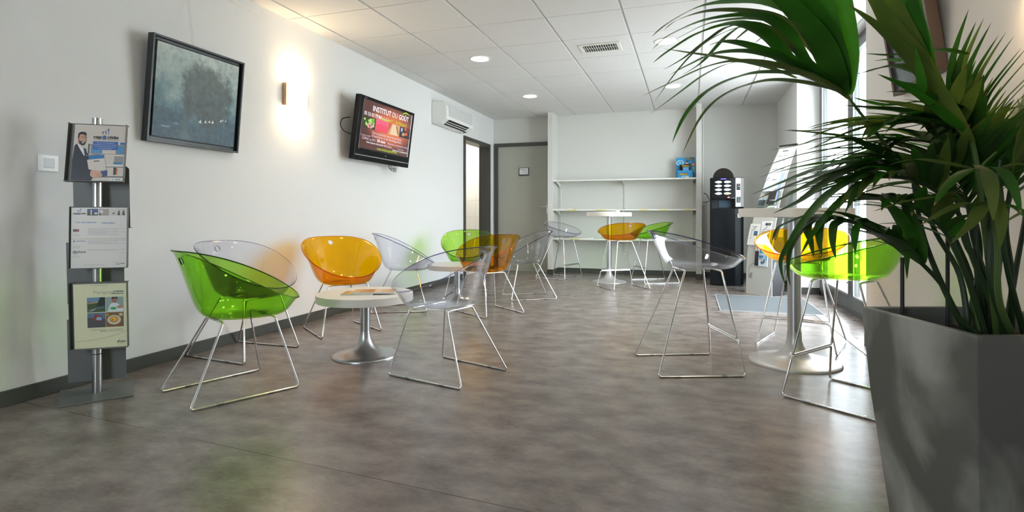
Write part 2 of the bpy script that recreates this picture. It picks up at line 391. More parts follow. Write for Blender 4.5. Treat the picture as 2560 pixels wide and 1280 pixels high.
q.text('capacités', -.065, .03, .012, flat((70, 80, 110)), bold=.02)
for a, b, c in ((-.01, .05, .02), (-.02, .03, -.01), (.03, .062, -.032)): q.rect(a, c, b, c+.006, flat((120, 122, 128)), 2)
q.build('paper', sg)

# ---- wall shelves in the niche
def shelf(z, label, labs, nm='wall_shelf'):
    t = thing(nm, label, 'shelf', (0, 8.1, z), group='shelves in the back niche')
    MB().box(-1.978, .09, 0, .30, -.018, 0, SHELFW).build('board', t, bevel=.0015)
    for x in (-1.935, -.935, .045):
        MB().prism([(.30, -.018), (.04, -.018), (.04, -.03), (.30, -.085)], (x-.004, x+.004), SHELFW, 'x').build('bracket', t)
    for a, b in labs: MB().box(a, b, -.0015, 0, -.0165, -.001, flat((226, 214, 130))).build('price_strip', t)
def sx_(px): return (px-1383)/(1740-1383)*2.068-1.978
shelf(1.43, 'top white shelf of the back niche, holding only the blue leaflet display', [])
shelf(.985, 'middle white shelf of the back niche, level with the far high table top', [(sx_(a), sx_(b)) for a, b in ((1422, 1446), (1497, 1522), (1605, 1624), (1653, 1672), (1711, 1732))])
shelf(.545, 'lowest white shelf of the back niche, behind the stools', [(sx_(a), sx_(b)) for a, b in ((1427, 1452), (1528, 1548))])
for x in (-1.935, -.935, .045):
    m = MB().box(x-.013, x+.013, YB-.012, YB, .30, 1.42, SHELFW)
    for k in range(44): m.box(x-.009, x-.003, YB-.0128, YB-.011, .32+.025*k, .334+.025*k, GREYM); m.box(x+.003, x+.009, YB-.0128, YB-.011, .32+.025*k, .334+.025*k, GREYM)
    o = m.build('shelf_upright'); nm_ = {-1.935: 'beside the left partition', -.935: 'in the middle of the niche', .045: 'beside the right partition'}[x]
    tag(o, 'white slotted shelf upright %s' % nm_, 'shelf upright', 'slotted uprights of the back niche')
def magazine(loc, rz, w_, d_, h_, cols, label, name='magazine', group=None, curl=0):
    m = MB(); n = 6
    paper = flat((225, 224, 218))
    for k in range(n):
        a, b = -w_/2+w_*k/n, -w_/2+w_*(k+1)/n
        za, zb = h_+curl*(k/n)**2, h_+curl*((k+1)/n)**2
        c = cols[k % len(cols)]
        m.add([(a, -d_/2, 0), (b, -d_/2, 0), (b, d_/2, 0), (a, d_/2, 0), (a, -d_/2, za), (b, -d_/2, zb), (b, d_/2, zb), (a, d_/2, za)],
              [(0, 3, 2, 1), (0, 1, 5, 4), (1, 2, 6, 5), (2, 3, 7, 6), (3, 0, 4, 7)], paper)
        m.add([(a, -d_/2, za+.0003), (b, -d_/2, zb+.0003), (b, d_/2, zb+.0003), (a, d_/2, za+.0003)], [(0, 1, 2, 3)], flat(c))
    o = m.build(name); o.location = loc; o.rotation_euler = (0, 0, rz); tag(o, label, 'magazine', group); return o
mg = 'magazines lying on the niche shelves'
magazine((sx_(1395)+.05, 8.24, .985), .1, .30, .22, .010, [(120, 118, 112), (160, 158, 150)], 'grey magazine at the left end of the middle shelf, under a smaller one', group=mg)
magazine((sx_(1412), 8.24, .9955), -.3, .17, .2, .006, [(90, 84, 78)], 'small dark magazine lying on the grey one at the left end of the middle shelf', group=mg)
magazine((sx_(1466), 8.25, .985), 0, .24, .2, .007, [(110, 98, 92), (150, 140, 132)], 'brownish magazine on the middle shelf, second pile from the left', group=mg)
magazine((sx_(1521), 8.25, .985), .1, .25, .2, .006, [(130, 124, 110), (90, 86, 80)], 'thin dark-edged magazine on the middle shelf right above the far high table', group=mg)
magazine((sx_(1590), 8.26, .985), 0, .22, .2, .003, [(190, 186, 176)], 'very thin pale leaflet pile on the middle shelf, just right of the centre upright', group=mg)
magazine((sx_(1648), 8.26, .985), 0, .25, .2, .003, [(180, 182, 186)], 'very thin pale blue-grey leaflet pile on the right half of the middle shelf', group=mg)
magazine((sx_(1718), 8.26, .985), 0, .24, .2, .004, [(176, 170, 150)], 'thin beige leaflet pile at the right end of the middle shelf', group=mg)
magazine((sx_(1412), 8.25, .545), 0, .3, .2, .012, [(140, 138, 132)], 'grey magazine at the left end of the lowest shelf', group=mg)
magazine((sx_(1466), 8.25, .545), .05, .24, .2, .010, [(160, 164, 170), (200, 200, 200)], 'pale magazine with a curled cover on the lowest shelf', group=mg, curl=.012)
magazine((sx_(1522), 8.25, .545), 0, .2, .2, .008, [(60, 80, 70), (130, 140, 130)], 'greenish magazine on the lowest shelf behind the far table post', group=mg)
# blue leaflet display on the top shelf
fd = thing('leaflet_display', 'blue cardboard leaflet display with yellow lettering, on the top shelf', 'display', (sx_(1716), 8.22, 1.43))
BL, BL2 = flat((30, 140, 195)), flat((0, 95, 150))
q = MB().box(-.135, .12, .05, .056, 0, .30, BL).box(-.12, .10, -.03, -.026, 0, .11, BL).box(-.12, -.116, -.03, .05, 0, .11, BL).box(.096, .10, -.03, .05, 0, .11, BL2).box(-.12, .10, -.03, .05, 0, .004, BL)
q.build('holder', fd)
q = MB().box(-.085, .06, -.02, .03, .004, .19, BLACKM)
q.frame((0, -.0205, 0), (1, 0, 0), (0, 0, 1), (0, -1, 0))
q.poly([(-.085, .19), (.06, .20), (.045, .10), (-.078, .10)], BLACK); q.rect(-.04, .105, .04, .155, flat((90, 150, 200)), 2)
q.text('FORALI', -.05, .163, .02, flat((240, 205, 50)), 3, wid=.1, bold=.03)
q.build('leaflet', fd)
q = MB().frame((0, .0495, 0), (1, 0, 0), (0, 0, 1), (0, -1, 0))
for nm, u, v in (('FORALI', .0, .275),): q.rect(u-.002, v-.005, u+.1, v+.02, BLACKM, 1); q.text(nm, u+.004, v, .014, flat((245, 205, 60)), 2, wid=.09, bold=.03)
for k in range(14):
    a = k*2*PI/14; q.ell(-.08+.045*math.cos(a), .225+.035*math.sin(a), .007, .007, flat((220, 240, 225)), 2, 8)
q.ell(-.08, .225, .02, .018, flat((120, 190, 215)), 2)
q.poly([(.0, .19), (.035, .19), (.03, .235), (.005, .235)], flat((230, 140, 120)), 2); q.ell(.018, .245, .014, .013, flat((60, 40, 45)), 3); q.ell(.065, .24, .008, .007, flat((235, 240, 250)), 2)
q.rect(.085, .18, .12, .215, flat((225, 140, 40)), 2); q.rect(.09, .08, .12, .17, flat((120, 190, 190)), 2)
q.build('printed_picture', fd)
q = MB().frame((0, -.0305, 0), (1, 0, 0), (0, 0, 1), (0, -1, 0)); q.rect(-.09, .04, .03, .072, BLACKM, 1); q.text('FORALI', -.085, .046, .02, flat((245, 205, 60)), 2, wid=.11, bold=.04)
q.rect(-.06, .02, .04, .03, flat((180, 215, 240)), 2); q.rect(-.005, 0, .04, .018, flat((230, 190, 60)), 2)
q.build('lettering', fd)

# ================================================================== WALL-HUNG THINGS ON THE LEFT WALL
def tilt_frame(xb, xt, zb, zt, ya, yb):
    """frame on the left wall: origin bottom-left, U along +Y, V up the tilted face, N into the room"""
    V = Vector((xt-xb, 0, zt-zb)); h = V.length; V = V.normalized(); U = Vector((0, 1, 0)); N = U.cross(V).normalized()
    return Vector((xb, ya, zb)), U, V, N, yb-ya, h
def slab(m, O, U, V, N, u0, u1, v0, v1, n0, n1, mt):
    q = [O+U*u+V*v+N*n for n in (n0, n1) for v in (v0, v1) for u in (u0, u1)]
    m.add(q, [(0, 2, 3, 1), (4, 5, 7, 6), (0, 1, 5, 4), (2, 6, 7, 3), (0, 4, 6, 2), (1, 3, 7, 5)], mt); return m
# painting
O, U, V, N, pw, ph = tilt_frame(-3.0, -2.943, 1.330, 1.955, 2.362, 3.04)
def painting_mat():
    m, Nn, L, b = nt('misty_tree_painting')
    t = Nn.new('ShaderNodeTexCoord'); sp = Nn.new('ShaderNodeSeparateXYZ'); L.new(t.outputs['Object'], sp.inputs[0])
    n1 = Nn.new('ShaderNodeTexNoise'); n1.inputs['Scale'].default_value = 7; n1.inputs['Detail'].default_value = 8; n1.inputs['Roughness'].default_value = .7; L.new(t.outputs['Object'], n1.inputs['Vector'])
    n2 = Nn.new('ShaderNodeTexNoise'); n2.inputs['Scale'].default_value = 30; n2.inputs['Detail'].default_value = 6; L.new(t.outputs['Object'], n2.inputs['Vector'])
    def math_(op, a, b_, c=None):
        k = Nn.new('ShaderNodeMath'); k.operation = op
        for i, v in enumerate((a, b_, c)):
            if v is None: continue
            if isinstance(v, (int, float)): k.inputs[i].default_value = v
            else: L.new(v, k.inputs[i])
        return k.outputs[0]
    u, v = sp.outputs['Y'], sp.outputs['Z']
    vv = math_('MULTIPLY_ADD', n1.outputs['Fac'], .5, math_('SUBTRACT', v, 1.33+.25))
    vv = math_('DIVIDE', vv, .62)
    r = Nn.new('ShaderNodeValToRGB'); e = r.color_ramp.elements; e[0].position = .0; e[0].color = (.045, .10, .145, 1); e[1].position = 1; e[1].color = (.50, .58, .54, 1)
    for p, c in ((.25, (.045, .12, .165, 1)), (.45, (.11, .24, .28, 1)), (.65, (.28, .40, .39, 1))):
        x = e.new(p); x.color = c
    L.new(vv, r.inputs[0])
    # tree crown
    du = math_('DIVIDE', math_('SUBTRACT', u, 2.76), .19); dv = math_('DIVIDE', math_('SUBTRACT', v, 1.67), .20)
    rr = math_('SQRT', math_('ADD', math_('MULTIPLY', du, du), math_('MULTIPLY', dv, dv)), 0)
    rr = math_('ADD', rr, math_('MULTIPLY', math_('SUBTRACT', n1.outputs['Fac'], .5), 1.3))
    mr = Nn.new('ShaderNodeMapRange'); mr.inputs[1].default_value = .85; mr.inputs[2].default_value = 1.15; mr.inputs[3].default_value = .82; mr.inputs[4].default_value = 0; L.new(rr, mr.inputs[0])
    mx = Nn.new('ShaderNodeMix'); mx.data_type = 'RGBA'; L.new(mr.outputs[0], mx.inputs[0]); L.new(r.outputs[0], mx.inputs[6]); mx.inputs[7].default_value = (.085, .105, .10, 1)
    m3 = Nn.new('ShaderNodeMix'); m3.data_type = 'RGBA'; m3.blend_type = 'OVERLAY'; m3.inputs[0].default_value = .5; L.new(mx.outputs[2], m3.inputs[6]); L.new(n2.outputs['Fac'], m3.inputs[7])
    hs = Nn.new('ShaderNodeHueSaturation'); hs.inputs['Saturation'].default_value = .82; L.new(m3.outputs[2], hs.inputs['Color'])
    L.new(hs.outputs[0], b.inputs['Base Color']); b.inputs['Roughness'].default_value = .5
    return m
pt = thing('framed_painting', 'misty blue-grey tree painting in a black floater frame, left wall', 'painting', (0, 0, 0))
BF = mat('black_frame', (.018, .022, .024), .35)
f = MB(); t_ = .012
for a in ((0, t_, 0, ph), (pw-t_, pw, 0, ph), (t_, pw-t_, 0, t_), (t_, pw-t_, ph-t_, ph)): slab(f, O, U, V, N, *a, -.045, 0, BF)
slab(f, O, U, V, N, t_, pw-t_, t_, ph-t_, -.045, -.038, BF)
for a in ((t_, .03, t_, ph-t_), (pw-.03, pw-t_, t_, ph-t_), (.03, pw-.03, t_, .03), (.03, pw-.03, ph-.03, ph-t_)): slab(f, O, U, V, N, *a, -.038, -.022, BF)
f.build('frame', pt, bevel=.001)
c = MB(); slab(c, O, U, V, N, .036, pw-.036, .036, ph-.036, -.036, -.012, painting_mat())
c.frame(O+N*-.012, U, V, N)
wsp = flat((205, 215, 215)); gsp = flat((120, 140, 145)); bsp = flat((90, 120, 150))
for u, v, s_ in ((.36, .17, .012), (.40, .175, .010), (.43, .18, .009), (.455, .182, .011), (.52, .20, .009), (.535, .205, .007), (.56, .205, .006)):
    c.poly([(u-s_, v-s_*.8), (u+s_, v-s_), (u+s_*.4, v+s_)], wsp)
c.ell(.12, .105, .03, .006, flat((150, 170, 185))); c.ell(.12, .107, .024, .004, bsp, 2); c.ell(.19, .13, .018, .008, flat((95, 130, 155)))
c.poly([(.20, .05), (.31, .04), (.265, .10), (.25, .24), (.243, .24), (.24, .10)], flat((78, 100, 108)))
for u in (.09, .15): c.poly([(u, .14), (u+.002, .14), (u+.004, .24), (u+.002, .24)], flat((60, 85, 95)))
c.build('canvas', pt)
hw = MB()
for u in (.285, .297): hw.tube([O+U*u+V*(ph-.01)+N*-.03, (XL+.012, 2.362+u, 2.395)], .0007, STEEL, 5)
hw.build('hanging_wire', pt)
struct(MB().box(XL, XL+.012, YF, 3.28, 2.385, 2.41, WHITE).box(XL+.009, XL+.014, YF, 3.28, 2.385, 2.39, WHITE), 'trim_2', bevel=.001)

# television
O, U, V, N, tw, th = tilt_frame(-2.92, -2.84, 1.412, 2.003, 4.30, 5.32)
tv = thing('television', 'wall-mounted black flat television showing a red-brown advert, tilted down', 'television')
b_ = MB(); slab(b_, O, U, V, N, 0, tw, 0, th, -.058, 0, BLACK); b_.build('casing', tv, bevel=.006)
s_ = MB(); slab(s_, O, U, V, N, .01, tw-.01, .045, .052, -.001, .003, SILVER); s_.build('trim_strip', tv)
b2 = MB(); slab(b2, O, U, V, N, .05, tw-.05, .10, th-.03, 0, .004, mat('screen_glass', (.01, .01, .012), .08)); b2.build('screen_bezel', tv, bevel=.002)
SW, SH = tw-.11, th-.145
ES = .62
sm, Nn, L, b = nt('advert_backdrop')
b.inputs['Base Color'].default_value = (.01, .01, .01, 1); b.inputs['Roughness'].default_value = .12
t = Nn.new('ShaderNodeTexCoord'); sp = Nn.new('ShaderNodeSeparateXYZ'); L.new(t.outputs['Object'], sp.inputs[0])
du = Nn.new('ShaderNodeMath'); du.operation = 'MULTIPLY_ADD'; du.inputs[1].default_value = 2.2; du.inputs[2].default_value = -4.87*2.2; L.new(sp.outputs['Y'], du.inputs[0])
dv = Nn.new('ShaderNodeMath'); dv.operation = 'MULTIPLY_ADD'; dv.inputs[1].default_value = 4.6; dv.inputs[2].default_value = -1.77*4.6; L.new(sp.outputs['Z'], dv.inputs[0])
p1 = Nn.new('ShaderNodeMath'); p1.operation = 'POWER'; p1.inputs[1].default_value = 2; L.new(du.outputs[0], p1.inputs[0])
p2 = Nn.new('ShaderNodeMath'); p2.operation = 'POWER'; p2.inputs[1].default_value = 2; L.new(dv.outputs[0], p2.inputs[0])
ad = Nn.new('ShaderNodeMath'); ad.operation = 'ADD'; L.new(p1.outputs[0], ad.inputs[0]); L.new(p2.outputs[0], ad.inputs[1])
rp = Nn.new('ShaderNodeValToRGB'); e = rp.color_ramp.elements; e[0].color = (.75, .20, .05, 1); e[0].position = 0; e[1].color = (.10, .035, .03, 1); e[1].position = .95
x = e.new(.45); x.color = (.42, .10, .05, 1)
L.new(ad.outputs[0], rp.inputs[0]); L.new(rp.outputs[0], b.inputs['Emission Color']); b.inputs['Emission Strength'].default_value = ES
s_ = MB().frame(O+U*.055+V*.115+N*.0045, U, V, N)
s_.rect(0, 0, SW, SH, sm, 0)
WL = flat((240, 238, 245), ES); GL = flat((170, 215, 30), ES); PL = flat((222, 205, 215), ES)
Y_ = lambda f_: SH*f_
s_.text('INSTITUT', SW*.17, Y_(.81), .05, WL, wid=SW*.36, bold=.02); s_.text('DU', SW*.56, Y_(.81), .05, WL, wid=SW*.11); s_.text('GOÛT', SW*.70, Y_(.81), .05, WL, wid=SW*.22, bold=.02)
s_.text('05 53 03 97 44', SW*.02, Y_(.685), .034, WL, k=5, wid=SW*.32, bold=.01); s_.text('du Périgord', SW*.64, Y_(.685), .034, GL, wid=SW*.25)
n = 12
def swoosh(u0, v0, u1, v1, bow, th_):
    top = []; bot = []
    for k in range(n+1):
        t = k/n; u = u0+(u1-u0)*t; v = v0+(v1-v0)*t+bow*4*t*(1-t)
        top.append((u, v+th_*math.sin(PI*t))); bot.append((u, v))
    s_.poly(bot+top[::-1], GL, 3)
swoosh(SW*.20, Y_(.79), SW*.62, Y_(.77), -.045, .014); swoosh(SW*.74, Y_(.90), SW*.94, Y_(.95), .025, .014)
P0, P1 = Y_(.42), Y_(.66); q4 = SW/4
s_.rect(0, P0, q4*.985, P1, flat((60, 60, 40), ES), 2)
rn = random.Random(3)
for k in range(26):
    s_.ell(rn.uniform(.02, q4*.92), rn.uniform(P0+.03, P1-.015), .018, .010, flat(rn.choice([(90, 170, 40), (130, 200, 60), (60, 130, 30), (170, 215, 110)]), ES), 3+k*.03, 8)
for k in range(7): s_.ell(rn.uniform(.07, q4*.9), P0+rn.uniform(.015, .05), .016, .013, flat((225, 150, 160), ES), 4, 8)
s_.rect(q4, P0, q4*1.985, P1, flat((225, 60, 95), ES), 2)
for i in range(9):
    for j in range(7): s_.ell(q4+.014+i*.025, P0+.012+j*.021+(i % 2)*.009, .006+.0006*j, .005, flat((250, 170, 205) if j > 2 else (255, 120, 130), ES), 3, 7)
s_.rect(q4*2, P0, q4*2.985, P1, flat((205, 160, 120), ES), 2); s_.poly([(q4*2, P0), (q4*2.3, P1), (q4*2, P1)], flat((190, 90, 60), ES), 3); s_.poly([(q4*2.35, P1), (q4*2.2, P0), (q4*2.85, P0), (q4*2.6, P1)], flat((225, 195, 160), ES), 3)
for k in range(6): s_.ell(q4*2.7+.008*k, P1-.02-.012*k, .012, .006, flat((50, 80, 60), ES), 4, 8)
s_.rect(q4*3, P0, q4*4, P1, flat((45, 40, 45), ES), 2); s_.rect(q4*3.1, P0+.06, q4*3.25, P1-.01, flat((150, 180, 235), ES), 3)
for u, v, c_ in ((3.35, .02, (190, 150, 110)), (3.6, .03, (210, 90, 50)), (3.75, .07, (120, 45, 35)), (3.5, .08, (180, 80, 60))): s_.ell(q4*u, P0+v+.015, .03, .018, flat(c_, ES), 3.2)
s_.text('Votre partenaire dans les processus', SW*.20, Y_(.335), .026, PL, wid=SW*.62); s_.text("d'innovation et de développement", SW*.20, Y_(.27), .026, PL, wid=SW*.62)
s_.text('Création en 2006', SW*.01, Y_(.255), .014, PL, wid=SW*.17); s_.text('COFRAC en 2013', SW*.03, Y_(.185), .024, PL, wid=SW*.25); s_.text('200 clients', SW*.31, Y_(.19), .027, WL, wid=SW*.17, bold=.02)
s_.text('Plateforme consommateurs online', SW*.53, Y_(.19), .02, PL, wid=SW*.45); s_.text('Panel d\'experts multi-produits', SW*.12, Y_(.125), .017, WL, wid=SW*.33, bold=.01); s_.text('400 études', SW*.46, Y_(.12), .022, PL, wid=SW*.16)
s_.text('15 partenaires', SW*.75, Y_(.125), .015, PL, wid=SW*.14); s_.text('Equipe de 12 professionnels', SW*.65, Y_(.07), .019, WL, wid=SW*.32, bold=.01)
s_.text('www.institut-gout24.com', SW*.33, Y_(.025), .024, GL, wid=SW*.42, bold=.01)
s_.rect(SW*.985, 0, SW, SH, flat((200, 205, 215), ES), 2)
s_.build('screen', tv)
s_ = MB().frame(O+U*0+V*0+N*.0045, U, V, N); s_.text('SONY', tw*.5, .075, .009, SILVER, bold=.02); s_.build('lettering', tv); s_ = MB().frame(O+U*0+V*0+N*.0045, U, V, N); s_.text('BRAVIA', .06, th-.022, .008, SILVER, bold=.02); s_.build('lettering', tv)
br = MB(); br.box(XL+.001, XL+.02, 4.65, 4.95, 1.6, 1.85, BLACKM).box(XL+.02, -2.95, 4.72, 4.76, 1.66, 1.8, BLACKM).box(XL+.02, -2.95, 4.84, 4.88, 1.66, 1.8, BLACKM); br.build('wall_bracket', tv)
cb = MB(); cb.tube(arc_corner([(-2.97, 4.32, 1.80), (-3.0, 4.24, 1.78), (-3.01, 4.22, 1.72), (-2.99, 4.25, 1.66), (-2.95, 4.34, 1.64)], .05), .004, BLACK, 6)
cb.build('cable', tv, smooth=True)
for k in range(3): MB().tube(arc_corner([(-2.96, 4.98+.03*k, 1.46), (-2.97, 5.0+.02*k, 1.37-.01*k), (-2.95, 5.05+.03*k, 1.40), (-2.96, 5.08+.02*k, 1.35)], .03), .0025, BLACK, 5).build('cable', tv, smooth=True)

# sconce
def sconce(loc, rz, label, es, en):
    t = thing('wall_sconce', label, 'wall lamp', loc, rz)
    m = MB(); n = 14; vs = []; fs = []
    for z in (-.16, .16):
        for r_ in (0, .004):
            for k in range(n+1):
                a = math.radians(-62+124*k/n); vs.append(((.125+r_)*math.cos(a)-.03, (.125+r_)*math.sin(a), z))
    q = n+1
    for k in range(n): fs += [(k, k+1, 2*q+k+1, 2*q+k), (q+k, 3*q+k, 3*q+k+1, q+k+1), (k, q+k, q+k+1, k+1), (2*q+k, 2*q+k+1, 3*q+k+1, 3*q+k)]
    m.add(vs, fs, mat('opal_glass', (1, .95, .85), .3, emit=(1, .80, .52), es=es)); m.build('lamp_shade', t, smooth=True)
    for s in (-1, 1): MB().box(.0, .035, s*.124-.002, s*.124+.003, -.10, .08, WOOD).build('side_strip', t, bevel=.001)
    MB().box(0, .02, -.05, .05, -.07, .07, WHITE).build('back_plate', t, bevel=.002)
    for s in (-1, 1): MB().tube([(.06, s*.075, 0), (.078, s*.09, 0)], .005, STEEL, 8).build('fixing_screw', t)
    l = bpy.data.lights.new('sconce_bulb', 'POINT'); l.energy = en; l.color = (1, .72, .42); l.shadow_soft_size = .03
    o = bpy.data.objects.new('sconce_bulb', l); COL.objects.link(o); o.parent = t; o.location = (.045, 0, .0)
    return t
sconce((XL, 3.66, 1.865), 0, 'brightly lit curved glass sconce between the painting and the television', 9, 5)
sconce((XR, 2.30, 1.84), PI, 'curved glass sconce on the right wall, above and behind the planter', 8, 5)
# switch
sw = thing('light_switch', 'white square rocker light switch on the left wall', 'switch', (XL, 1.878, 1.156))
MB().box(0, .011, -.044, .044, -.042, .042, mat('switch_white', (.93, .93, .92), .25)).build('cover_plate', sw, bevel=.004, seg=3)
MB().box(.009, .014, -.024, .024, -.024, .024, mat('switch_rocker', (.72, .73, .74), .4)).build('rocker', sw, bevel=.002)
# air conditioner
ac = thing('air_conditioner', 'white wall-mounted air conditioner above the open door', 'air conditioner', (XL, 6.15, 2.03))
prof = [(0, .02), (.03, 0), (.13, .012), (.195, .06), (.205, .10), (.20, .225), (.17, .275), (.12, .287), (0, .287)]
MB().prism(prof, (0, .88), WHITE, 'y').build('body', ac, bevel=.008, seg=3)
m = MB().box(.198, .209, .07, .83, .10, .235, mat('ac_panel', (.60, .60, .59), .5)); m.build('front_panel', ac, bevel=.003)
m = MB()
q0, q1 = Vector((.12, 0, .008)), Vector((.197, 0, .062)); dd = (q1-q0); nn = Vector((dd.z, 0, -dd.x)).normalized()
m.add([q0+nn*.004+Vector((0, .09, 0)), q1+nn*.004+Vector((0, .09, 0)), q1+nn*.004+Vector((0, .74, 0)), q0+nn*.004+Vector((0, .74, 0))], [(0, 1, 2, 3)], BLACKM); m.build('air_outlet', ac)
for k in (.33, .66):
    p = q0+dd*k+nn*.008
    MB().box(p.x-.006, p.x+.004, .09, .74, p.z-.003, p.z+.002, WHITE).build('louvre', ac)
MB().box(.10, .13, .76, .80, .0, .006, BLACKM).build('indicator', ac)

# ================================================================== CEILING THINGS
lampm = mat('downlight_glow', (1, 1, 1), .5, emit=(1, .97, .92), es=7)
refl = mat('downlight_reflector', (.85, .85, .85), .15, metal=.9)
def downlight():
    t = thing('downlight', '', 'ceiling light', (0, 0, CEIL), group='round recessed ceiling downlights')
    m = MB(); prof = [(.112, .0), (.112, -.004), (.100, -.006), (.092, -.002), (.092, .0)]
    m.lathe(prof[::-1], WHITE, 40); m.build('trim_ring', t, smooth=True)
    MB().lathe([(.093, -.0015), (.06, -.001)], refl, 40).build('reflector', t)
    MB().lathe([(.084, -.0035), (.082, -.004)], lampm, 40).build('diffuser', t)
    MB().box(-.035, .035, -.010, .010, -.009, -.004, mat('lamp_tube', (.9, .92, .85), .2)).build('lamp', t, bevel=.003)
    return t
dlp = [(-1.991, 5.099, 'lit round ceiling downlight above the low tables, nearest of the left pair'),
       (-1.991, 6.899, 'lit round ceiling downlight near the air conditioner, farther of the left pair'),
       (-.191, 5.099, 'lit round ceiling downlight just right of the air vent, nearer of the middle pair'),
       (-.191, 6.899, 'lit round ceiling downlight in front of the shelf niche, farther of the middle pair'),
       (-1.991, 3.299, 'round ceiling downlight above the near low table, outside the picture'),
       (-.191, 3.299, 'round ceiling downlight above the lone clear stool, outside the picture'),
       (1.009, 6.299, 'lit round ceiling downlight close to the glazed door, behind the palm fronds')]
d0 = downlight()
for i, (x, y, lb) in enumerate(dlp):
    if i == 0: d0.location = (x, y, CEIL); d0['label'] = lb; t = d0
    else: t = dup(d0, (x, y, CEIL), 0, lb)
    l = bpy.data.lights.new('downlight_beam', 'SPOT'); l.energy = 7; l.color = (1, .95, .88); l.spot_size = 2.2; l.spot_blend = .8; l.shadow_soft_size = .08
    o = bpy.data.objects.new('downlight_beam', l); COL.objects.link(o); o.parent = t; o.location = (0, 0, -.02)
vt = thing('air_vent', 'white rectangular ceiling grille with dark slots', 'vent', (-.79, 5.10, CEIL))
MB().box(-.19, .19, -.135, -.10, -.008, 0, SHELFW).box(-.19, .19, .10, .135, -.008, 0, SHELFW).box(-.19, -.155, -.10, .10, -.008, 0, SHELFW).box(.155, .19, -.10, .10, -.008, 0, SHELFW).build('frame', vt, bevel=.003)
MB().box(-.155, .155, -.10, .10, -.002, 0, BLACKM).build('duct_opening', vt)
m = MB()
for k in range(14): x = -.142+.0218*k; m.box(x-.0022, x+.0022, -.10, .10, -.004, -.002, SHELFW)
m.box(-.155, .155, -.002, .002, -.0045, -.002, SHELFW); m.build('slats', vt)

# ================================================================== CHAIRS AND STOOLS
def shell_mesh(zb, zf, z0, yb=-.245, yf=.325, a=.287, pw_=1.42):
    nt_, nr = 160, 44
    prof = [(0, 0), (.25, .0), (.45, .012), (.56, .045), (.64, .115), (.70, .22), (.76, .37), (.82, .54), (.89, .74), (.955, .91), (1.0, 1.0)]
    def pr(t):
        s = t*(len(prof)-1); i = min(int(s), len(prof)-2); f = s-i
        g = lambda k, j: prof[max(0, min(len(prof)-1, k))][j]
        o = []
        for j in (0, 1):
            p0, p1, p2, p3 = g(i-1, j), g(i, j), g(i+1, j), g(i+2, j)
            o.append(.5*((2*p1)+(-p0+p2)*f+(2*p0-5*p1+4*p2-p3)*f*f+(-p0+3*p1-3*p2+p3)*f**3))
        return o
    yc, yr = (yb+yf)/2, (yf-yb)/2
    hole_c = None
    V_ = []; F_ = []
    zrim = lambda y: zf + (zb-zf)*(1-max(0, min(1, (y-yb)/(yf-yb)))**pw_)
    def pos(th, t):
        r, h = pr(t); ex = 2/2.16; r = r**(1-.42*max(0, math.cos(th)))
        cx = math.copysign(abs(math.sin(th))**ex, math.sin(th))*a; cy = math.copysign(abs(math.cos(th))**ex, math.cos(th))*yr
        if cy > 0: cx *= 1-.07*(cy/yr)**2
        back = max(0, -math.cos(th))
        y = yc+.02*(1-r) + cy*r; x = cx*r
        zr = zrim(yc+cy)
        z = z0+(zr-z0)*h
        fl = max(0, (t-.9)/.1)**2
        x += math.sin(th)*.008*fl; y += math.cos(th)*.010*fl
        return Vector((x, y, z))
    V_.append(pos(0, 0))
    for i in range(1, nr+1):
        for j in range(nt_): V_.append(pos(2*PI*j/nt_, i/nr))
    idx = lambda i, j: 1+(i-1)*nt_+(j % nt_)
    for j in range(nt_): F_.append((0, idx(1, j+1), idx(1, j)))
    for i in range(1, nr):
        for j in range(nt_): F_.append((idx(i, j), idx(i, j+1), idx(i+1, j+1), idx(i+1, j)))
    # finger hole in the back
    hi = int(nr*.865); hc = V_[idx(hi, nt_//2)]; hr = .020
    keep = []; 
    for f in F_:
        c = sum((V_[k] for k in f), Vector())/len(f)
        if (c-hc).length > hr*.82: keep.append(f)
    cnt = {}
    for f in keep:
        for a_, b_2 in zip(f, f[1:]+f[:1]): e = (min(a_, b_2), max(a_, b_2)); cnt[e] = cnt.get(e, 0)+1
    bv = {k for e, n_ in cnt.items() if n_ == 1 for k in e}
    for k in bv:
        d = V_[k]-hc
        if d.length < hr*2.5: V_[k] = hc+d.normalized()*hr
    return V_, keep
def rim_path(V_, nt_=96): return [V_[len(V_)-nt_+j] for j in range(nt_)]
COLS = {
 'green': (acrylic('green_acrylic', (.72, .955, .36)), acrylic('green_acrylic_edge', (.03, .13, .02), 1.3)),
 'orange': (acrylic('orange_acrylic', (1.0, .72, .03)), acrylic('orange_acrylic_edge', (.75, .16, .02), 1.3)),
 'clear': (acrylic('clear_acrylic', (.965, .968, .99)), acrylic('clear_acrylic_edge', (.24, .22, .45), 1.35))}
LOWS = shell_mesh(.725, .438, .375); HIGHS = shell_mesh(.805, .635, .588, -.215, .315, .285, 1.22)
SHELLS = {}
def shell_obj(kind, colr, parent):
    key = (kind, colr)
    if key not in SHELLS:
        V_, F_ = LOWS if kind == 'low' else HIGHS
        me = bpy.data.meshes.new('seat_shell'); me.from_pydata([tuple(v) for v in V_], [], F_); me.update()
        me.polygons.foreach_set('use_smooth', [True]*len(F_))
        me.materials.append(COLS[colr][0]); me.materials.append(COLS[colr][1])
        SHELLS[key] = me
    o = bpy.data.objects.new('seat_shell', SHELLS[key]); COL.objects.link(o); o.parent = parent
    s = o.modifiers.new('thickness', 'SOLIDIFY'); s.thickness = .007; s.offset = 0; s.material_offset_rim = 1
    return o
RODS = {}
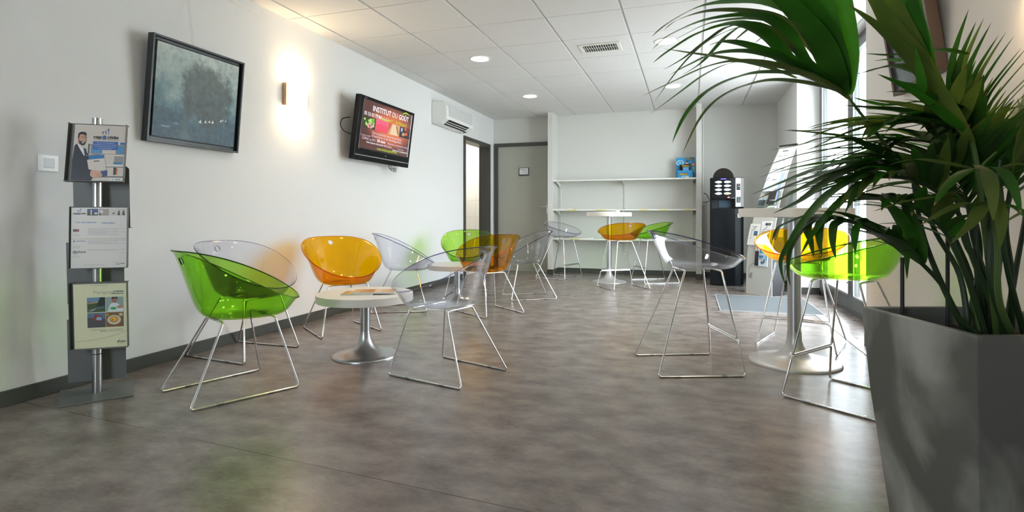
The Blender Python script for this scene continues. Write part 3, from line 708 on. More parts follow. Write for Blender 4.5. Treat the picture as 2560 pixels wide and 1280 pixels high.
def rod(kind, nm, parts, parent, r=.0055, m=CHROME, sm=True):
    if (kind, nm) not in RODS:
        for i, pts in enumerate(parts):
            mb = MB()
            if isinstance(pts, tuple): mb.box(*pts, m)
            else: mb.tube(pts, r, m, 10)
            o = mb.build(nm[0], None, smooth=sm); RODS.setdefault((kind, nm), []).append(o.data); bpy.data.objects.remove(o)
    for me in RODS[(kind, nm)]:
        o = bpy.data.objects.new(nm[0], me); COL.objects.link(o); o.parent = parent
def seat(kind, colr, loc, ang, label, group):
    t = thing('low_armchair' if kind == 'low' else 'bar_stool', label, 'chair' if kind == 'low' else 'stool', (loc[0], loc[1], 0), math.radians(ang)-PI/2, group)
    shell_obj(kind, colr, t)
    r = .0055
    if kind == 'low':
        zt = .371
        for_, rear, fx, rx, fy, ry = .255, -.255, .228, .205, .165, -.075
        rod('low', ('sled_leg', 1), [arc_corner([(s*.085, ry, zt), (s*.11, ry, zt-.004), (s*rx, rear, r), (s*fx, for_, r), (s*.15, fy, zt-.004), (s*.125, fy, zt)], .02) for s in (-1, 1)], t)
        rod('low', ('cross_rod', 1), [[(-.086, ry, zt), (.086, ry, zt)], [(-.126, fy, zt), (.126, fy, zt)]], t)
        rod('low', ('glide', 1), [(s*(rx+(fx-rx)*k)-.008, s*(rx+(fx-rx)*k)+.008, rear+.51*k-.014, rear+.51*k+.014, 0, .013) for s in (-1, 1) for k in (.25, .72)], t, m=CLEARP, sm=False)
        rod('low', ('seat_pad', 1), [(-.03, .03, ry-.012, ry+.012, zt, .379), (-.03, .03, fy-.012, fy+.012, zt, .380)], t, m=CLEARP, sm=False)
    else:
        zt = .578
        rear, for_, rx, fx, ry, fy = -.245, .245, .236, .242, -.045, .155; kx, ky, kz = .198, .215, .205
        rod('high', ('sled_leg', 1), [arc_corner([(s*.07, ry, zt), (s*.095, ry, zt-.004), (s*rx, rear, r), (s*fx, for_, r), (s*(kx+.004), ky+.004, kz-.012), (s*(kx-.03), ky+.004, kz-.012)], .02) for s in (-1, 1)], t)
        rod('high', ('front_leg', 1), [arc_corner([(s*.11, fy, zt), (s*.135, fy, zt-.004), (s*kx, ky, kz), (s*(kx-.03), ky, kz)], .018) for s in (-1, 1)], t)
        rod('high', ('cross_rod', 1), [[(-.071, ry, zt), (.071, ry, zt)], [(-.111, fy, zt), (.111, fy, zt)]], t)
        rod('high', ('footrest_bar', 1), [[(-kx+.03, ky, kz), (kx-.03, ky, kz)], [(-kx+.03, ky+.004, kz-.012), (kx-.03, ky+.004, kz-.012)]], t)
        rod('high', ('glide', 1), [(s*(rx+(fx-rx)*k)-.008, s*(rx+(fx-rx)*k)+.008, rear+.49*k-.014, rear+.49*k+.014, 0, .013) for s in (-1, 1) for k in (.22, .75)], t, m=CLEARP, sm=False)
        rod('high', ('seat_pad', 1), [(-.03, .03, ry-.012, ry+.012, zt, .590), (-.03, .03, fy-.012, fy+.012, zt, .591)], t, m=CLEARP, sm=False)
    return t
GL_ = 'low armchairs with moulded plastic shells'; GH = 'bar stools with moulded plastic shells'
seat('low', 'green', (-2.248, 2.223), 66.8, 'green transparent low armchair, largest and nearest of all', GL_)
seat('low', 'clear', (-2.775, 2.85), -2.5, 'colourless low armchair behind the nearest green one, against the left wall', GL_)
seat('low', 'orange', (-2.601, 3.654), -34.4, 'orange low armchair behind the near low table, facing us', GL_)
seat('low', 'clear', (-2.65, 4.65), 29, 'colourless low armchair between the two orange low ones', GL_)
seat('low', 'green', (-2.40, 5.75), -72, 'green low armchair farther back, left of the open door, facing us', GL_)
seat('low', 'orange', (-1.755, 4.745), 143.5, 'orange low armchair turned away, overlapping the far green one', GL_)
seat('low', 'clear', (-1.296, 2.844), 163.7, 'colourless low armchair in the foreground, right of the near low table', GL_)
seat('low', 'clear', (-1.671, 5.75), -148.6, 'colourless low armchair standing in front of the closed back door', GL_)
seat('high', 'clear', (-1.794, 7.718), -18.8, 'colourless bar stool farthest left, at the left end of the shelves', GH)
seat('high', 'orange', (-.778, 6.84), 122, 'orange bar stool beside the far high table', GH)
seat('high', 'green', (-.444, 7.643), -154, 'green bar stool in front of the shelves, behind the orange one', GH)
seat('high', 'clear', (-.017, 3.415), 20.7, 'colourless bar stool standing alone in the middle of the floor', GH)
seat('high', 'orange', (.748, 4.252), -110.4, 'orange bar stool behind the near high table post, by the glazed door', GH)
seat('high', 'green', (.778, 3.03), 143, 'green bar stool partly hidden behind the concrete planter', GH)

# ================================================================== TABLES
def table(loc, h, R, th_, rb, rp_, label, nm, group):
    t = thing(nm, label, 'table', (loc[0], loc[1], 0), 0, group)
    MB().lathe([(R-.002, h-th_), (R, h-th_+.002), (R, h-.002), (R-.002, h)], TOPM, 72).build('tabletop', t, smooth=True, ang=30)
    bz = .155 if h < .6 else .19
    p = [(rb, 0), (rb, .006), (rb*.97, .012), (rb*.75, .020), (rb*.52, .032), (rb*.36, .052), (rb*.26, .078), (rp_*1.35, .105), (rp_*1.12, .135), (rp_*1.04, bz)]
    MB().lathe(p, STEEL if h < .6 else SILVER, 64).build('base', t, smooth=True, ang=60)
    MB().lathe([(rp_, bz-.002), (rp_, h-th_-.003)], STEEL, 32).build('post', t, smooth=True, ang=60)
    MB().lathe([(.11, h-th_-.004), (.11, h-th_)], STEEL, 32).build('mounting_plate', t)
    return t
table((-1.975, 3.034), .40, .302, .048, .205, .0285, 'near low round table with open magazines on it', 'side_table', 'round low tables')
table((-2.25, 5.12), .40, .302, .048, .205, .0285, 'farther low round table, mostly hidden behind the foreground colourless armchair', 'side_table', 'round low tables')
table((-1.03, 7.40), .937, .30, .055, .23, .031, 'far high round table in front of the shelves', 'high_table', 'round high tables')
table((.608, 3.70), .937, .315, .052, .258, .038, 'near high round table, its post behind the palm fronds', 'high_table', 'round high tables')
OR = [(196, 140, 62), (222, 172, 100), (206, 150, 74)]
magazine((-1.985, 2.99, .40), .32, .20, .145, .007, OR, 'orange-printed magazine on the near low table, underneath, its corner pointing left', group='magazines on the near low table')
magazine((-1.90, 3.03, .4078), .42, .26, .15, .009, [(214, 168, 110), (200, 140, 70), (190, 125, 55), (226, 190, 150)], 'orange-printed magazine lying on top of the other one on the near low table', group='magazines on the near low table')
magazine((-1.08, 7.33, .937), .2, .24, .18, .004, [(235, 235, 232), (215, 200, 190)], 'thin white leaflet on the far high table, under another one', group='leaflets on the far high table')
magazine((-1.0, 7.36, .9415), -.2, .2, .16, .005, [(240, 238, 234), (200, 190, 190)], 'white leaflet with a curled cover, topmost on the far high table', group='leaflets on the far high table', curl=.012)

# ================================================================== LEFT DISPLAY STAND
st = thing('literature_stand', 'grey metal literature stand with a round post, by the left wall', 'display stand', (-2.825, 1.962, 0), math.radians(54))
MB().prism([(-.145, -.15), (.145, -.15), (.155, .15), (-.155, .15)], (0, .008), GREYM, 'z').build('base_plate', st, bevel=.002)
MB().lathe([(.021, .008), (.021, 1.382)], STEEL, 28).build('post', st, smooth=True, ang=60)
for z in (.425, .82, 1.08, .20): MB().lathe([(.0216, z), (.0216, z+.004)], BLACKM, 28).build('joint_ring', st)
MS = Matrix.Translation((-2.825, 1.962, 0)) @ Matrix.Rotation(math.radians(54), 4, 'Z')
def tray(z0, z1, yaw, lean, w_=.244, cx=0, off=.045, roll=0):
    h_ = z1-z0
    m = MB(); m.box(-w_/2, w_/2, 0, .003, 0, h_, GREYM).box(-w_/2, w_/2, -.028, 0, -.002, .001, GREYM).box(-w_/2, -w_/2+.0015, -.02, 0, 0, h_, GREYM).box(w_/2-.0015, w_/2, -.02, 0, 0, h_, GREYM).box(-w_/2, w_/2, 0, .02, h_-.002, h_, GREYM)
    o = m.build('brochure_tray', st, bevel=.0006)
    M = Matrix.Rotation(math.radians(yaw), 4, 'Z') @ Matrix.Translation((cx, -off, z0)) @ Matrix.Rotation(math.radians(roll), 4, 'Y') @ Matrix.Rotation(math.radians(-lean), 4, 'X')
    o.matrix_local = M; return MS @ M
M1 = tray(1.058, 1.352, -19, 9, cx=.020, off=.075)
M2 = tray(.636, .938, -19, 1.5, cx=.026)
M3 = tray(.240, .566, -19, -3, cx=.027, off=.035)
for z0, z1, cx, yw in ((.83, 1.15, .004, -19), (.45, .76, -.02, -17), (.055, .375, -.012, -14)):
    m = MB(); a = .122; m.prism([(-a, 0), (a, 0), (a, z1-z0-.015), (a-.015, z1-z0), (-a, z1-z0)], (0, .003), GREYM, 'y').box(-a, a, .003, .03, 0, .002, GREYM)
    o = m.build('rear_tray', st); o.matrix_local = Matrix.Rotation(math.radians(yw), 4, 'Z') @ Matrix.Translation((cx, .05, z0)) @ Matrix.Rotation(math.radians(3), 4, 'X')
def brochure(M, w_, h_, u0, label, draw):
    m = MB(); m.box(u0, u0+w_, -.010, -.001, .001, h_, flat((228, 222, 212))); m.frame((u0, -.0104, .001), (1, 0, 0), (0, 0, 1), (0, -1, 0)); draw(m, w_, h_)
    o = m.build('brochure'); o.matrix_world = M; tag(o, label, 'brochure', 'brochures in the left display stand')
I = flat
def logo(m, u, v, w_, k=3):
    h_ = w_*.14
    m.text('cap', u, v, h_, I((25, 25, 30)), k, wid=w_*.33, bold=.03); m.text('@', u+w_*.35, v, h_*.95, I((35, 85, 170)), k, wid=w_*.17, bold=.03); m.text('cités', u+w_*.55, v, h_, I((25, 25, 30)), k, wid=w_*.45, bold=.03)
    m.rect(u, v-h_*.45, u+w_, v-h_*.32, I((90, 90, 110)), k)
    for du_, hh, c_ in ((.36, .14, (30, 30, 40)), (.47, .17, (50, 90, 190)), (.58, .30, (40, 80, 180))):
        x = u+w_*du_; y = v+h_*1.35
        m.rect(x, y, x+w_*.018, y+w_*hh, I(c_), k); m.poly([(x, y+w_*hh*.5), (x-w_*.05, y+w_*hh*.95), (x+w_*.005, y+w_*hh*.75)], I(c_), k); m.ell(x+w_*.03, y+w_*hh*.9, w_*.02, w_*.012, I(c_), k, 8)
def draw1(m, W_, H_):
    S = lambda l, c_, k=2: m.poly([(a*W_, b*H_) for a, b in l], I(c_), k)
    R_ = lambda a, b, c2, d, c_, k=1: m.rect(a*W_, b*H_, c2*W_, d*H_, I(c_), k)
    R_(0, 0, 1, 1, (214, 205, 194), 1)
    R_(.3, .63, 1, .655, (150, 145, 140), 1.5); R_(.28, .46, .31, .66, (70, 85, 90), 1.6)
    R_(.33, .48, 1, .64, (150, 148, 145), 1.3); R_(.56, .49, .82, .62, (215, 208, 198), 1.6)
    for a in (.36, .43, .50, .86, .92): R_(a, .50, a+.055, .63, (70, 150, 205), 1.8)
    R_(.9, .66, 1, .70, (40, 120, 185), 1.8)
    R_(.3, .455, 1, .48, (225, 220, 212), 1.8); R_(.62, .31, .8, .44, (214, 206, 195), 1.8); R_(.8, .31, .98, .455, (150, 150, 148), 1.6); R_(.79, .31, .95, .345, (45, 130, 180), 2)
    R_(.6, .27, 1, .295, (225, 222, 215), 2); R_(.6, .25, 1, .27, (150, 146, 140), 1.9); R_(.80, .12, .85, .25, (60, 50, 48), 2); R_(.85, .13, .88, .24, (215, 110, 60), 2); R_(.5, .075, 1, .095, (110, 105, 102), 2)
    # man in a dark suit carrying a box
    S([(0, 0), (0, .35), (.02, .62), (.07, .665), (.14, .62), (.22, .56), (.30, .46), (.33, .3), (.42, .2), (.40, .05), (.37, 0)], (24, 30, 46), 3)
    S([(.06, .665), (.16, .62), (.24, .50), (.22, .44), (.13, .56)], (228, 226, 228), 3.4); S([(.20, .585), (.24, .57), (.27, .47), (.25, .43), (.215, .5)], (35, 45, 80), 3.7)
    m.ell(.155*W_, .735*H_, .082*W_, .105*H_, I((205, 158, 132)), 4, 24)
    S([(.075, .78), (.08, .84), (.13, .87), (.21, .865), (.235, .83), (.225, .80), (.17, .825), (.11, .82), (.10, .76), (.085, .73)], (32, 24, 22), 4.4)
    S([(.095, .73), (.11, .66), (.16, .625), (.21, .64), (.235, .70), (.22, .695), (.17, .69), (.12, .71)], (42, 30, 27), 4.5); S([(.15, .675), (.205, .69), (.20, .675), (.17, .663)], (238, 234, 230), 4.9)
    for a in (.15, .205): R_(a, .765, a+.025, .775, (40, 28, 26), 4.9); R_(a-.003, .785, a+.03, .79, (45, 32, 28), 4.9)
    R_(.185, .72, .20, .755, (190, 140, 116), 4.8)
    S([(.24, .455), (.46, .485), (.58, .47), (.58, .46), (.26, .445)], (150, 130, 120), 4); S([(.30, .38), (.32, .45), (.60, .475), (.60, .41)], (25, 120, 185), 4.3)
    S([(.28, .375), (.62, .415), (.66, .21), (.52, .17), (.33, .18)], (218, 208, 198), 4.2); S([(.41, .36), (.52, .37), (.52, .355), (.41, .345)], (60, 60, 62), 4.6)
    S([(.48, .17), (.68, .2), (.68, .10), (.56, .08), (.42, .1)], (45, 70, 130), 4.8); S([(.36, .18), (.44, .2), (.56, .17), (.60, .10), (.57, .08), (.50, .07), (.42, .06), (.36, .10)], (214, 168, 142), 5.2)
    for a in (.47, .51, .55): S([(a, .15), (a+.05, .085), (a+.043, .082), (a-.006, .14)], (180, 132, 108), 5.4)
    S([(.02, .30), (.05, .18), (.2, .1), (.38, .06), (.40, .19), (.22, .24)], (18, 23, 36), 5)
    R_(.37, .56, .86, .71, (65, 105, 175), 3)
    for k_, t_ in enumerate(('Découvrez la pépinière', 'd\'entreprises au service des créateurs', 'et accueil dans les bureaux', 'du centre d\'affaires')):
        m.text(t_, .615*W_, (.675-.033*k_)*H_, .005, I((215, 225, 245)), 4, wid=(.34, .45, .40, .26)[k_]*W_, align='C')
    logo(m, .37*W_, .765*H_, .49*W_)
    R_(.74, .01, .99, .07, (236, 232, 224), 2.5); S([(.76, .035), (.83, .062), (.79, .03)], (60, 150, 190), 3); S([(.78, .028), (.80, .032), (.79, .018)], (235, 180, 60), 3); R_(.84, .04, .95, .05, (70, 120, 160), 3); R_(.84, .025, .95, .032, (130, 140, 150), 3)
def draw2(m, W_, H_):
    R_ = lambda a, b, c2, d, c_, k=2: m.rect(a*W_, b*H_, c2*W_, d*H_, I(c_), k)
    R_(0, 0, 1, 1, (222, 218, 212), 1)
    logo(m, .03*W_, .895*H_, .23*W_)
    for a, b, c_ in ((.28, .47, (20, 60, 120)), (.49, .67, (160, 150, 138)), (.69, .87, (205, 200, 190)), (.89, .96, (190, 185, 175))): R_(a, .87, b, .98, c_)
    R_(.28, .87, .47, .93, (30, 35, 40), 2.4); R_(.34, .88, .36, .96, (220, 225, 230), 2.6); R_(.41, .89, .46, .92, (210, 215, 220), 2.6); R_(.51, .91, .56, .96, (215, 220, 225), 2.4); R_(.49, .87, .52, .91, (80, 30, 30), 2.4)
    for a in (.82, .905): m.poly([(a*W_, .875*H_), ((a+.05)*W_, .875*H_), ((a+.035)*W_, .965*H_), ((a+.01)*W_, .93*H_)], I((40, 32, 35)), 2.6)
    m.poly([(.72*W_, .9*H_), (.77*W_, .93*H_), (.76*W_, .89*H_)], I((50, 45, 45)), 2.6)
    m.text('Les entreprises', .08*W_, .745*H_, .0085, I((110, 135, 185)), wid=.36*W_, bold=.015); m.text('hébergées', .54*W_, .735*H_, .0085, I((110, 135, 185)), wid=.24*W_, bold=.015)
    m.rect(.035*W_, .60*H_, .14*W_, .645*H_, I((90, 80, 78)), 2); m.rect(.10*W_, .60*H_, .14*W_, .64*H_, I((170, 60, 60)), 2.4)
    R_(0, .478, 1, .484, (180, 160, 120), 2)
    rn = random.Random(5)
    for v0, n_ in ((.65, 8), (.455, 5), (.30, 2)):
        for k in range(n_): R_(.29, v0-.015*k, .29+.56*(1 if k % 3 != 2 else .6), v0-.015*k+.004, (165, 162, 165))
        for k in range(3): R_(.035, v0-.09-.017*k, .035+.14*rn.uniform(.6, 1), v0-.086-.017*k, (175, 172, 175))
        for k in range(2): R_(.9, v0-.06*k, .95, v0-.06*k+.006, (160, 158, 162))
    m.text('X', .035*W_, .43*H_, .008, I((35, 70, 140)), bold=.05); R_(.09, .44, .26, .452, (130, 140, 160))
    m.text('@pheva', .035*W_, .25*H_, .012, I((75, 85, 100)), wid=.23*W_, bold=.02)
    R_(.22, .045, .6, .05, (170, 168, 170)); R_(.8, .05, .87, .06, (90, 90, 95)); R_(.88, .06, .96, .07, (90, 90, 95)); R_(.75, .085, .87, .09, (170, 168, 170))
    R_(.875, 0, .88, 1, (205, 202, 198))
def draw3(m, W_, H_):
    R_ = lambda a, b, c2, d, c_, k=2: m.rect(a*W_, b*H_, c2*W_, d*H_, I(c_), k)
    P_ = lambda l, c_, k=3: m.poly([(a*W_, b*H_) for a, b in l], I(c_), k)
    R_(0, 0, 1, 1, (226, 226, 190), 1)
    m.text('Périgord', .37*W_, .845*H_, .016, I((185, 190, 170)), wid=.40*W_, bold=.01); m.text('Cré@vallée', .74*W_, .865*H_, .008, I((90, 100, 110)), wid=.20*W_, bold=.02); m.text('développement', .70*W_, .835*H_, .006, I((70, 80, 90)), wid=.24*W_, bold=.02)
    R_(.32, .97, .66, .978, (185, 185, 160))
    # four photographs
    R_(.25, .56, .585, .79, (60, 90, 45)); P_([(.25, .70), (.48, .73), (.48, .79), (.25, .79)], (110, 150, 180)); P_([(.25, .69), (.50, .71), (.50, .73), (.25, .725)], (180, 165, 140)); P_([(.42, .66), (.585, .62), (.585, .79), (.5, .79)], (25, 45, 25), 3.3); P_([(.25, .60), (.585, .66), (.585, .63), (.28, .575)], (90, 105, 125), 3.4); P_([(.27, .575), (.42, .62), (.36, .585)], (200, 200, 205), 3.6)
    R_(.595, .56, .93, .79, (150, 170, 165)); m.ell(.76*W_, .735*H_, .045*W_, .045*H_, I((170, 115, 90)), 3); P_([(.705, .75), (.72, .79), (.82, .79), (.82, .75), (.78, .775)], (40, 30, 28), 3.3); P_([(.63, .56), (.68, .68), (.74, .70), (.82, .69), (.93, .60), (.93, .56)], (225, 232, 235), 3.2); m.ell(.74*W_, .61*H_, .06*W_, .022*H_, I((60, 175, 90)), 3.5); m.ell(.86*W_, .63*H_, .06*W_, .02*H_, I((190, 130, 105)), 3.5)
    R_(.25, .32, .585, .55, (95, 120, 150)); P_([(.25, .32), (.585, .32), (.585, .45), (.25, .48)], (75, 78, 82)); P_([(.36, .43), (.39, .53), (.52, .50), (.52, .42)], (150, 50, 35), 3.3); P_([(.41, .44), (.43, .49), (.515, .475), (.515, .43)], (150, 185, 210), 3.6)
    R_(.595, .32, .93, .55, (130, 95, 60)); m.ell(.75*W_, .43*H_, .13*W_, .075*H_, I((215, 205, 185)), 3); m.ell(.75*W_, .435*H_, .085*W_, .05*H_, I((190, 150, 90)), 3.3); m.ell(.74*W_, .44*H_, .05*W_, .03*H_, I((235, 190, 50)), 3.6); m.ell(.72*W_, .43*H_, .015*W_, .012*H_, I((200, 60, 40)), 3.9); m.ell(.88*W_, .51*H_, .04*W_, .025*H_, I((200, 195, 160)), 3.3); m.ell(.63*W_, .51*H_, .03*W_, .025*H_, I((170, 140, 60)), 3.3)
    m.text("Création d'Activités  Centre d'Affaires", .30*W_, .275*H_, .006, I((165, 168, 145)), wid=.62*W_); m.text('Pépinière - hôtel d\'entreprises', .48*W_, .25*H_, .006, I((150, 152, 135)), wid=.44*W_)
    pts = [(k/16, .11+.14*(k/16)**2.2) for k in range(17)]; P_([(a, b) for a, b in pts]+[(a, b+.006) for a, b in pts[::-1]], (170, 175, 150), 2)
    P_([(.79, .075), (.85, .12), (.83, .07)], (50, 140, 110), 3); P_([(.80, .06), (.83, .07), (.82, .045)], (225, 180, 60), 3); m.text('CAMERAL', .85*W_, .075*H_, .006, I((70, 90, 100)), 3, wid=.12*W_, bold=.02); R_(.85, .055, .93, .06, (120, 130, 130), 3)
brochure(M1, .216, .285, -.097, 'upper brochure in the left stand, showing a suited man carrying a box', draw1)
brochure(M2, .236, .296, -.116, 'middle brochure in the left stand, a white text page with small photos on top', draw2)
brochure(M3, .224, .318, -.104, 'lowest brochure in the left stand, pale yellow with four square photos', draw3)

# ================================================================== COFFEE MACHINE
cf = thing('coffee_machine', 'black and silver coffee vending machine on its black cabinet, in the back corner', 'coffee machine', (.465, 7.62, 0), math.radians(-3))
def rp(x0, x1, y0, y1, nseg=10, bulge=.0, cut=0):
    """plan outline with a gently bowed front (towards -y) and chamfered right front corner"""
    P_ = [(x1, y1), (x0, y1)]
    xe = x1-cut
    for k in range(nseg+1): a = k/nseg; P_.append((x0+(xe-x0)*a, y0-bulge*4*a*(1-a)))
    if cut: P_.append((x1-cut*.35, y0+.03)); P_.append((x1, y0+.08))
    return P_
X0, X1, Y0, Y1 = -.205, .195, -.20, .20
MB().prism(rp(X0, X1, Y0, Y1, bulge=.012, cut=.10), (.015, .985), BLACK, 'z').build('cabinet', cf, bevel=.004)
MB().box(X0+.02, X1-.02, Y0+.03, Y1-.02, 0, .016, BLACKM).build('plinth', cf)
MB().prism(rp(X0, X1, Y0, Y1, bulge=.018, cut=.10), (1.10, 1.375), BLACK, 'z').build('body', cf, bevel=.010, seg=3)
MB().prism(rp(X0, X1, Y0+.10, Y1), (.985, 1.10), BLACKM, 'z').box(X0, X0+.02, Y0+.005, Y0+.12, .985, 1.10, BLACK).prism([(X1-.11, Y0+.005), (X1-.09, Y0-.0), (X1-.03, Y0+.04), (X1, Y0+.08), (X1, Y0+.14), (X1-.11, Y0+.14)], (.985, 1.10), BLACK, 'z').build('cup_bay', cf)
MB().box(-.10, .05, Y0+.09, Y0+.1, .995, 1.085, mat('cup_bay_shine', (.06, .09, .12), .1)).build('cup_door', cf)
MB().prism([(X1-.099, Y0-.002), (X1-.092, Y0-.004), (X1-.036, Y0+.026), (X1+.0015, Y0+.079), (X1+.0015, Y0+.10), (X1-.09, Y0+.03)], (1.005, 1.368), SILVER, 'z').build('side_panel', cf)
# hopper lid: upright half disc
m = MB(); n = 20; m.prism([(-.045+.128*math.cos(PI*k/n), 1.37+.135*math.sin(PI*k/n)) for k in range(n+1)], (-.10, .12), mat('smoked_plastic', (.02, .018, .015), .12), 'y'); m.build('bean_hopper', cf, bevel=.006, smooth=True)
yf_ = Y0-.020
q = MB().frame((0, yf_-.0005, 0), (1, 0, 0), (0, 0, 1), (0, -1, 0)); q.rect(-.075, 1.352, -.01, 1.362, flat((90, 80, 250), 2.5)); q.build('display', cf)
btm = mat('button_silver', (.66, .67, .68), .3)
for r_ in range(4):
    for s in (-1, 1):
        z = 1.318-.0485*r_; cx = -.057+s*.062 if s > 0 else -.100
        cx = -.105 if s < 0 else .005
        q = MB(); pts = []
        for k in range(24):
            a = 2*PI*k/24; x = .044*math.cos(a); y = .0165*math.sin(a)
            tpr = 1-.55*max(0, (x*s)/.044)**1.5
            pts.append((cx+x, z+y*tpr))
        q.prism(pts, (yf_-.006, yf_+.008), btm if not (r_ == 3 and s > 0) else btm, 'y')
        b_o = q.build('button', cf, bevel=.002)
        if r_ == 3 and s > 0: MB().box(cx-.022, cx+.012, yf_-.0072, yf_-.006, z-.010, z+.010, flat((225, 200, 110))).build('sticker', b_o)
q = MB().frame((0, yf_-.001, 0), (1, 0, 0), (0, 0, 1), (0, -1, 0)); q.poly([(-.0, 1.115), (.034, 1.115), (.030, 1.128), (.017, 1.14), (.004, 1.128)], flat((200, 35, 40))); q.ell(.017, 1.122, .014, .004, flat((235, 225, 225)), 2); q.rect(.045, 1.110, .09, 1.114, flat((150, 155, 160))); q.poly([(.04, 1.105), (.09, 1.128), (.092, 1.126), (.043, 1.103)], flat((120, 125, 130)))
q.build('emblem', cf)
# coin unit on the angled panel
A = Vector((X1-.092, Y0-.004, 0)); B = Vector((X1-.036, Y0+.026, 0)); uu = (B-A).normalized(); nn = Vector((uu.y, -uu.x, 0))
q = MB().frame(A+nn*.002, uu, (0, 0, 1), nn); q.rect(.006, 1.215, .056, 1.295, BLACKM, 1); q.ell(.031, 1.286, .007, .005, flat((215, 50, 50)), 2); q.rect(.034, 1.258, .05, 1.264, flat((220, 220, 220)), 2)
q.rect(.006, 1.055, .060, 1.13, mat('dark_slot', (.08, .08, .085), .4), 1); q.rect(.012, 1.06, .02, 1.125, BLACK, 2); q.rect(.045, 1.10, .055, 1.12, BLACK, 2)
q.build('coin_unit', cf)
q = MB().frame(A+nn*.004, uu, (0, 0, 1), nn); q.rect(.02, .868, .062, .918, flat((215, 215, 205)), 2); q.build('notice', cf)
cb = MB().tube(arc_corner([(.20, YB-.012, 1.22), (.24, YB-.03, 1.20), (.28, YB-.1, 1.10), (.2, YB-.06, 1.08), (.19, YB-.015, 1.08)], .03), .004, BLACK, 6).build('power_cable'); tag(cb, 'black cable loop hanging from the white cable duct', 'cable')
dk = thing('cable_duct', 'thin white cable duct running down beside the right partition', 'cable duct', (.19, YB, 0))
MB().box(-.010, .010, -.014, 0, 1.2, CEIL, WHITE).build('duct', dk, bevel=.002); MB().box(-.03, .03, -.03, 0, 1.04, 1.20, WHITE).build('socket', dk, bevel=.004)

# ================================================================== CURVED LEAFLET RACK BY THE RIGHT WALL
rk = thing('leaflet_rack', 'tall curved grey leaflet rack leaning back near the right wall', 'display rack', (.62, 6.82, 0), math.radians(-46))
def back(z): return 0 if z < .35 else .42*((z-.35)/1.35)**1.7
def wid(z): return .345-.125*(z/1.7)**1.6
def rkp(a, z, off=0):
    """point on the curved panel: a across 0..1, z up"""
    w_ = wid(z); return Vector((.345/2-w_/2+w_*a+.06*(z/1.7)**2, back(z)-off, z))
PG = mat('rack_grey', (.50, .50, .46), .5)
m = MB(); nz = 26
vs = []; fs = []
for k in range(nz+1):
    z = 1.70*k/nz
    for off in (0, -.006):
        for a in (0, 1): vs.append(rkp(a, z, off))
for k in range(nz):
    b0 = 4*k; fs += [(b0, b0+1, b0+5, b0+4), (b0+2, b0+6, b0+7, b0+3), (b0, b0+4, b0+6, b0+2), (b0+1, b0+3, b0+7, b0+5)]
fs += [(0, 2, 3, 1), (4*nz, 4*nz+1, 4*nz+3, 4*nz+2)]
m.add(vs, fs, PG); m.build('panel', rk, smooth=True, ang=30)
MB().tube([rkp(-.02, 1.70), rkp(1.02, 1.70)], .012, BLACKM, 8).build('top_clamp', rk)
SA = acrylic('clear_support', (.82, .92, .92))
MB().prism([(.0, 0), (.34, 0), (.40, 1.2), (.12, .62), (.02, .35)], (.30, .306), SA, 'x').build('side_support', rk)
MB().box(.03, .31, .05, .25, .0, .62, BLACKM).build('foot_box', rk, bevel=.01)
def wire(a0, z0):
    P_ = [rkp(a0, z0, .004), rkp(a0-.02, z0, .03), rkp(a0-.02, z0+.10, .03), rkp(a0+.14, z0+.15, .035), rkp(a0+.2, z0+.15, .01)]
    q_ = MB().tube(arc_corner(P_, .01), .0018, BLACKM, 5)
    for s in range(3): q_.tube([rkp(a0-.04+.06*s, z0-.02, .03), rkp(a0+.02+.02*s, z0+.045, .015)], .0018, BLACKM, 5)
    q_.build('wire_holder', rk)
for a0, z0 in ((.2, .20), (.15, .62), (.62, .62), (.3, 1.02), (.12, 1.18), (.62, 1.05), (.62, .42)): wire(a0, z0)
MR = Matrix.Translation((.62, 6.82, 0)) @ Matrix.Rotation(math.radians(-46), 4, 'Z')
def leaf_let(a0, a1, z0, z1, col, label, marks, off=.014):
    n = 5; m = MB(); vs = []; fs = []
    for k in range(n+1):
        z = z0+(z1-z0)*k/n
        for o_ in (off, off-.006):
            for a in (a0, a1): vs.append(rkp(a, z, o_))
    for k in range(n):
        b0 = 4*k; fs += [(b0, b0+1, b0+5, b0+4), (b0+2, b0+6, b0+7, b0+3), (b0, b0+4, b0+6, b0+2), (b0+1, b0+3, b0+7, b0+5)]
    fs += [(0, 2, 3, 1), (4*n, 4*n+1, 4*n+3, 4*n+2)]
    m.add(vs, fs, flat(col))
    for j, (u0, v0, u1, v1, c_) in enumerate(marks):
        ns = 3
        for i in range(ns):
            za, zb = z0+(z1-z0)*(v0+(v1-v0)*i/ns), z0+(z1-z0)*(v0+(v1-v0)*(i+1)/ns); A0, A1 = a0+(a1-a0)*u0, a0+(a1-a0)*u1
            o_ = off+.0015+.0005*j
            m.add([rkp(A0, za, o_), rkp(A1, za, o_), rkp(A1, zb, o_), rkp(A0, zb, o_)], [(0, 1, 2, 3)], flat(c_))
    o = m.build('leaflet'); o.matrix_world = MR; tag(o, label, 'leaflet', 'leaflets in the curved rack')
g1, g2 = (175, 178, 182), (140, 145, 155)
leaf_let(.10, .92, 1.36, 1.665, (225, 226, 228), 'long white sheet at the top of the curved rack', [(.3, .88, .7, .92, (90, 95, 100)), (.1, .7, .4, .73, g1), (.5, .7, .8, .73, g1), (.1, .5, .45, .53, g1), (.55, .52, .7, .56, g2), (.1, .2, .5, .23, g1), (.6, .2, .85, .24, g2)])
leaf_let(.12, .98, 1.17, 1.38, (218, 222, 235), 'white booklet with pale blue edge in the curved rack, below the top sheet', [(.35, .6, .6, .64, (120, 125, 135)), (.8, 0, 1, 1, (175, 195, 230))], .03)
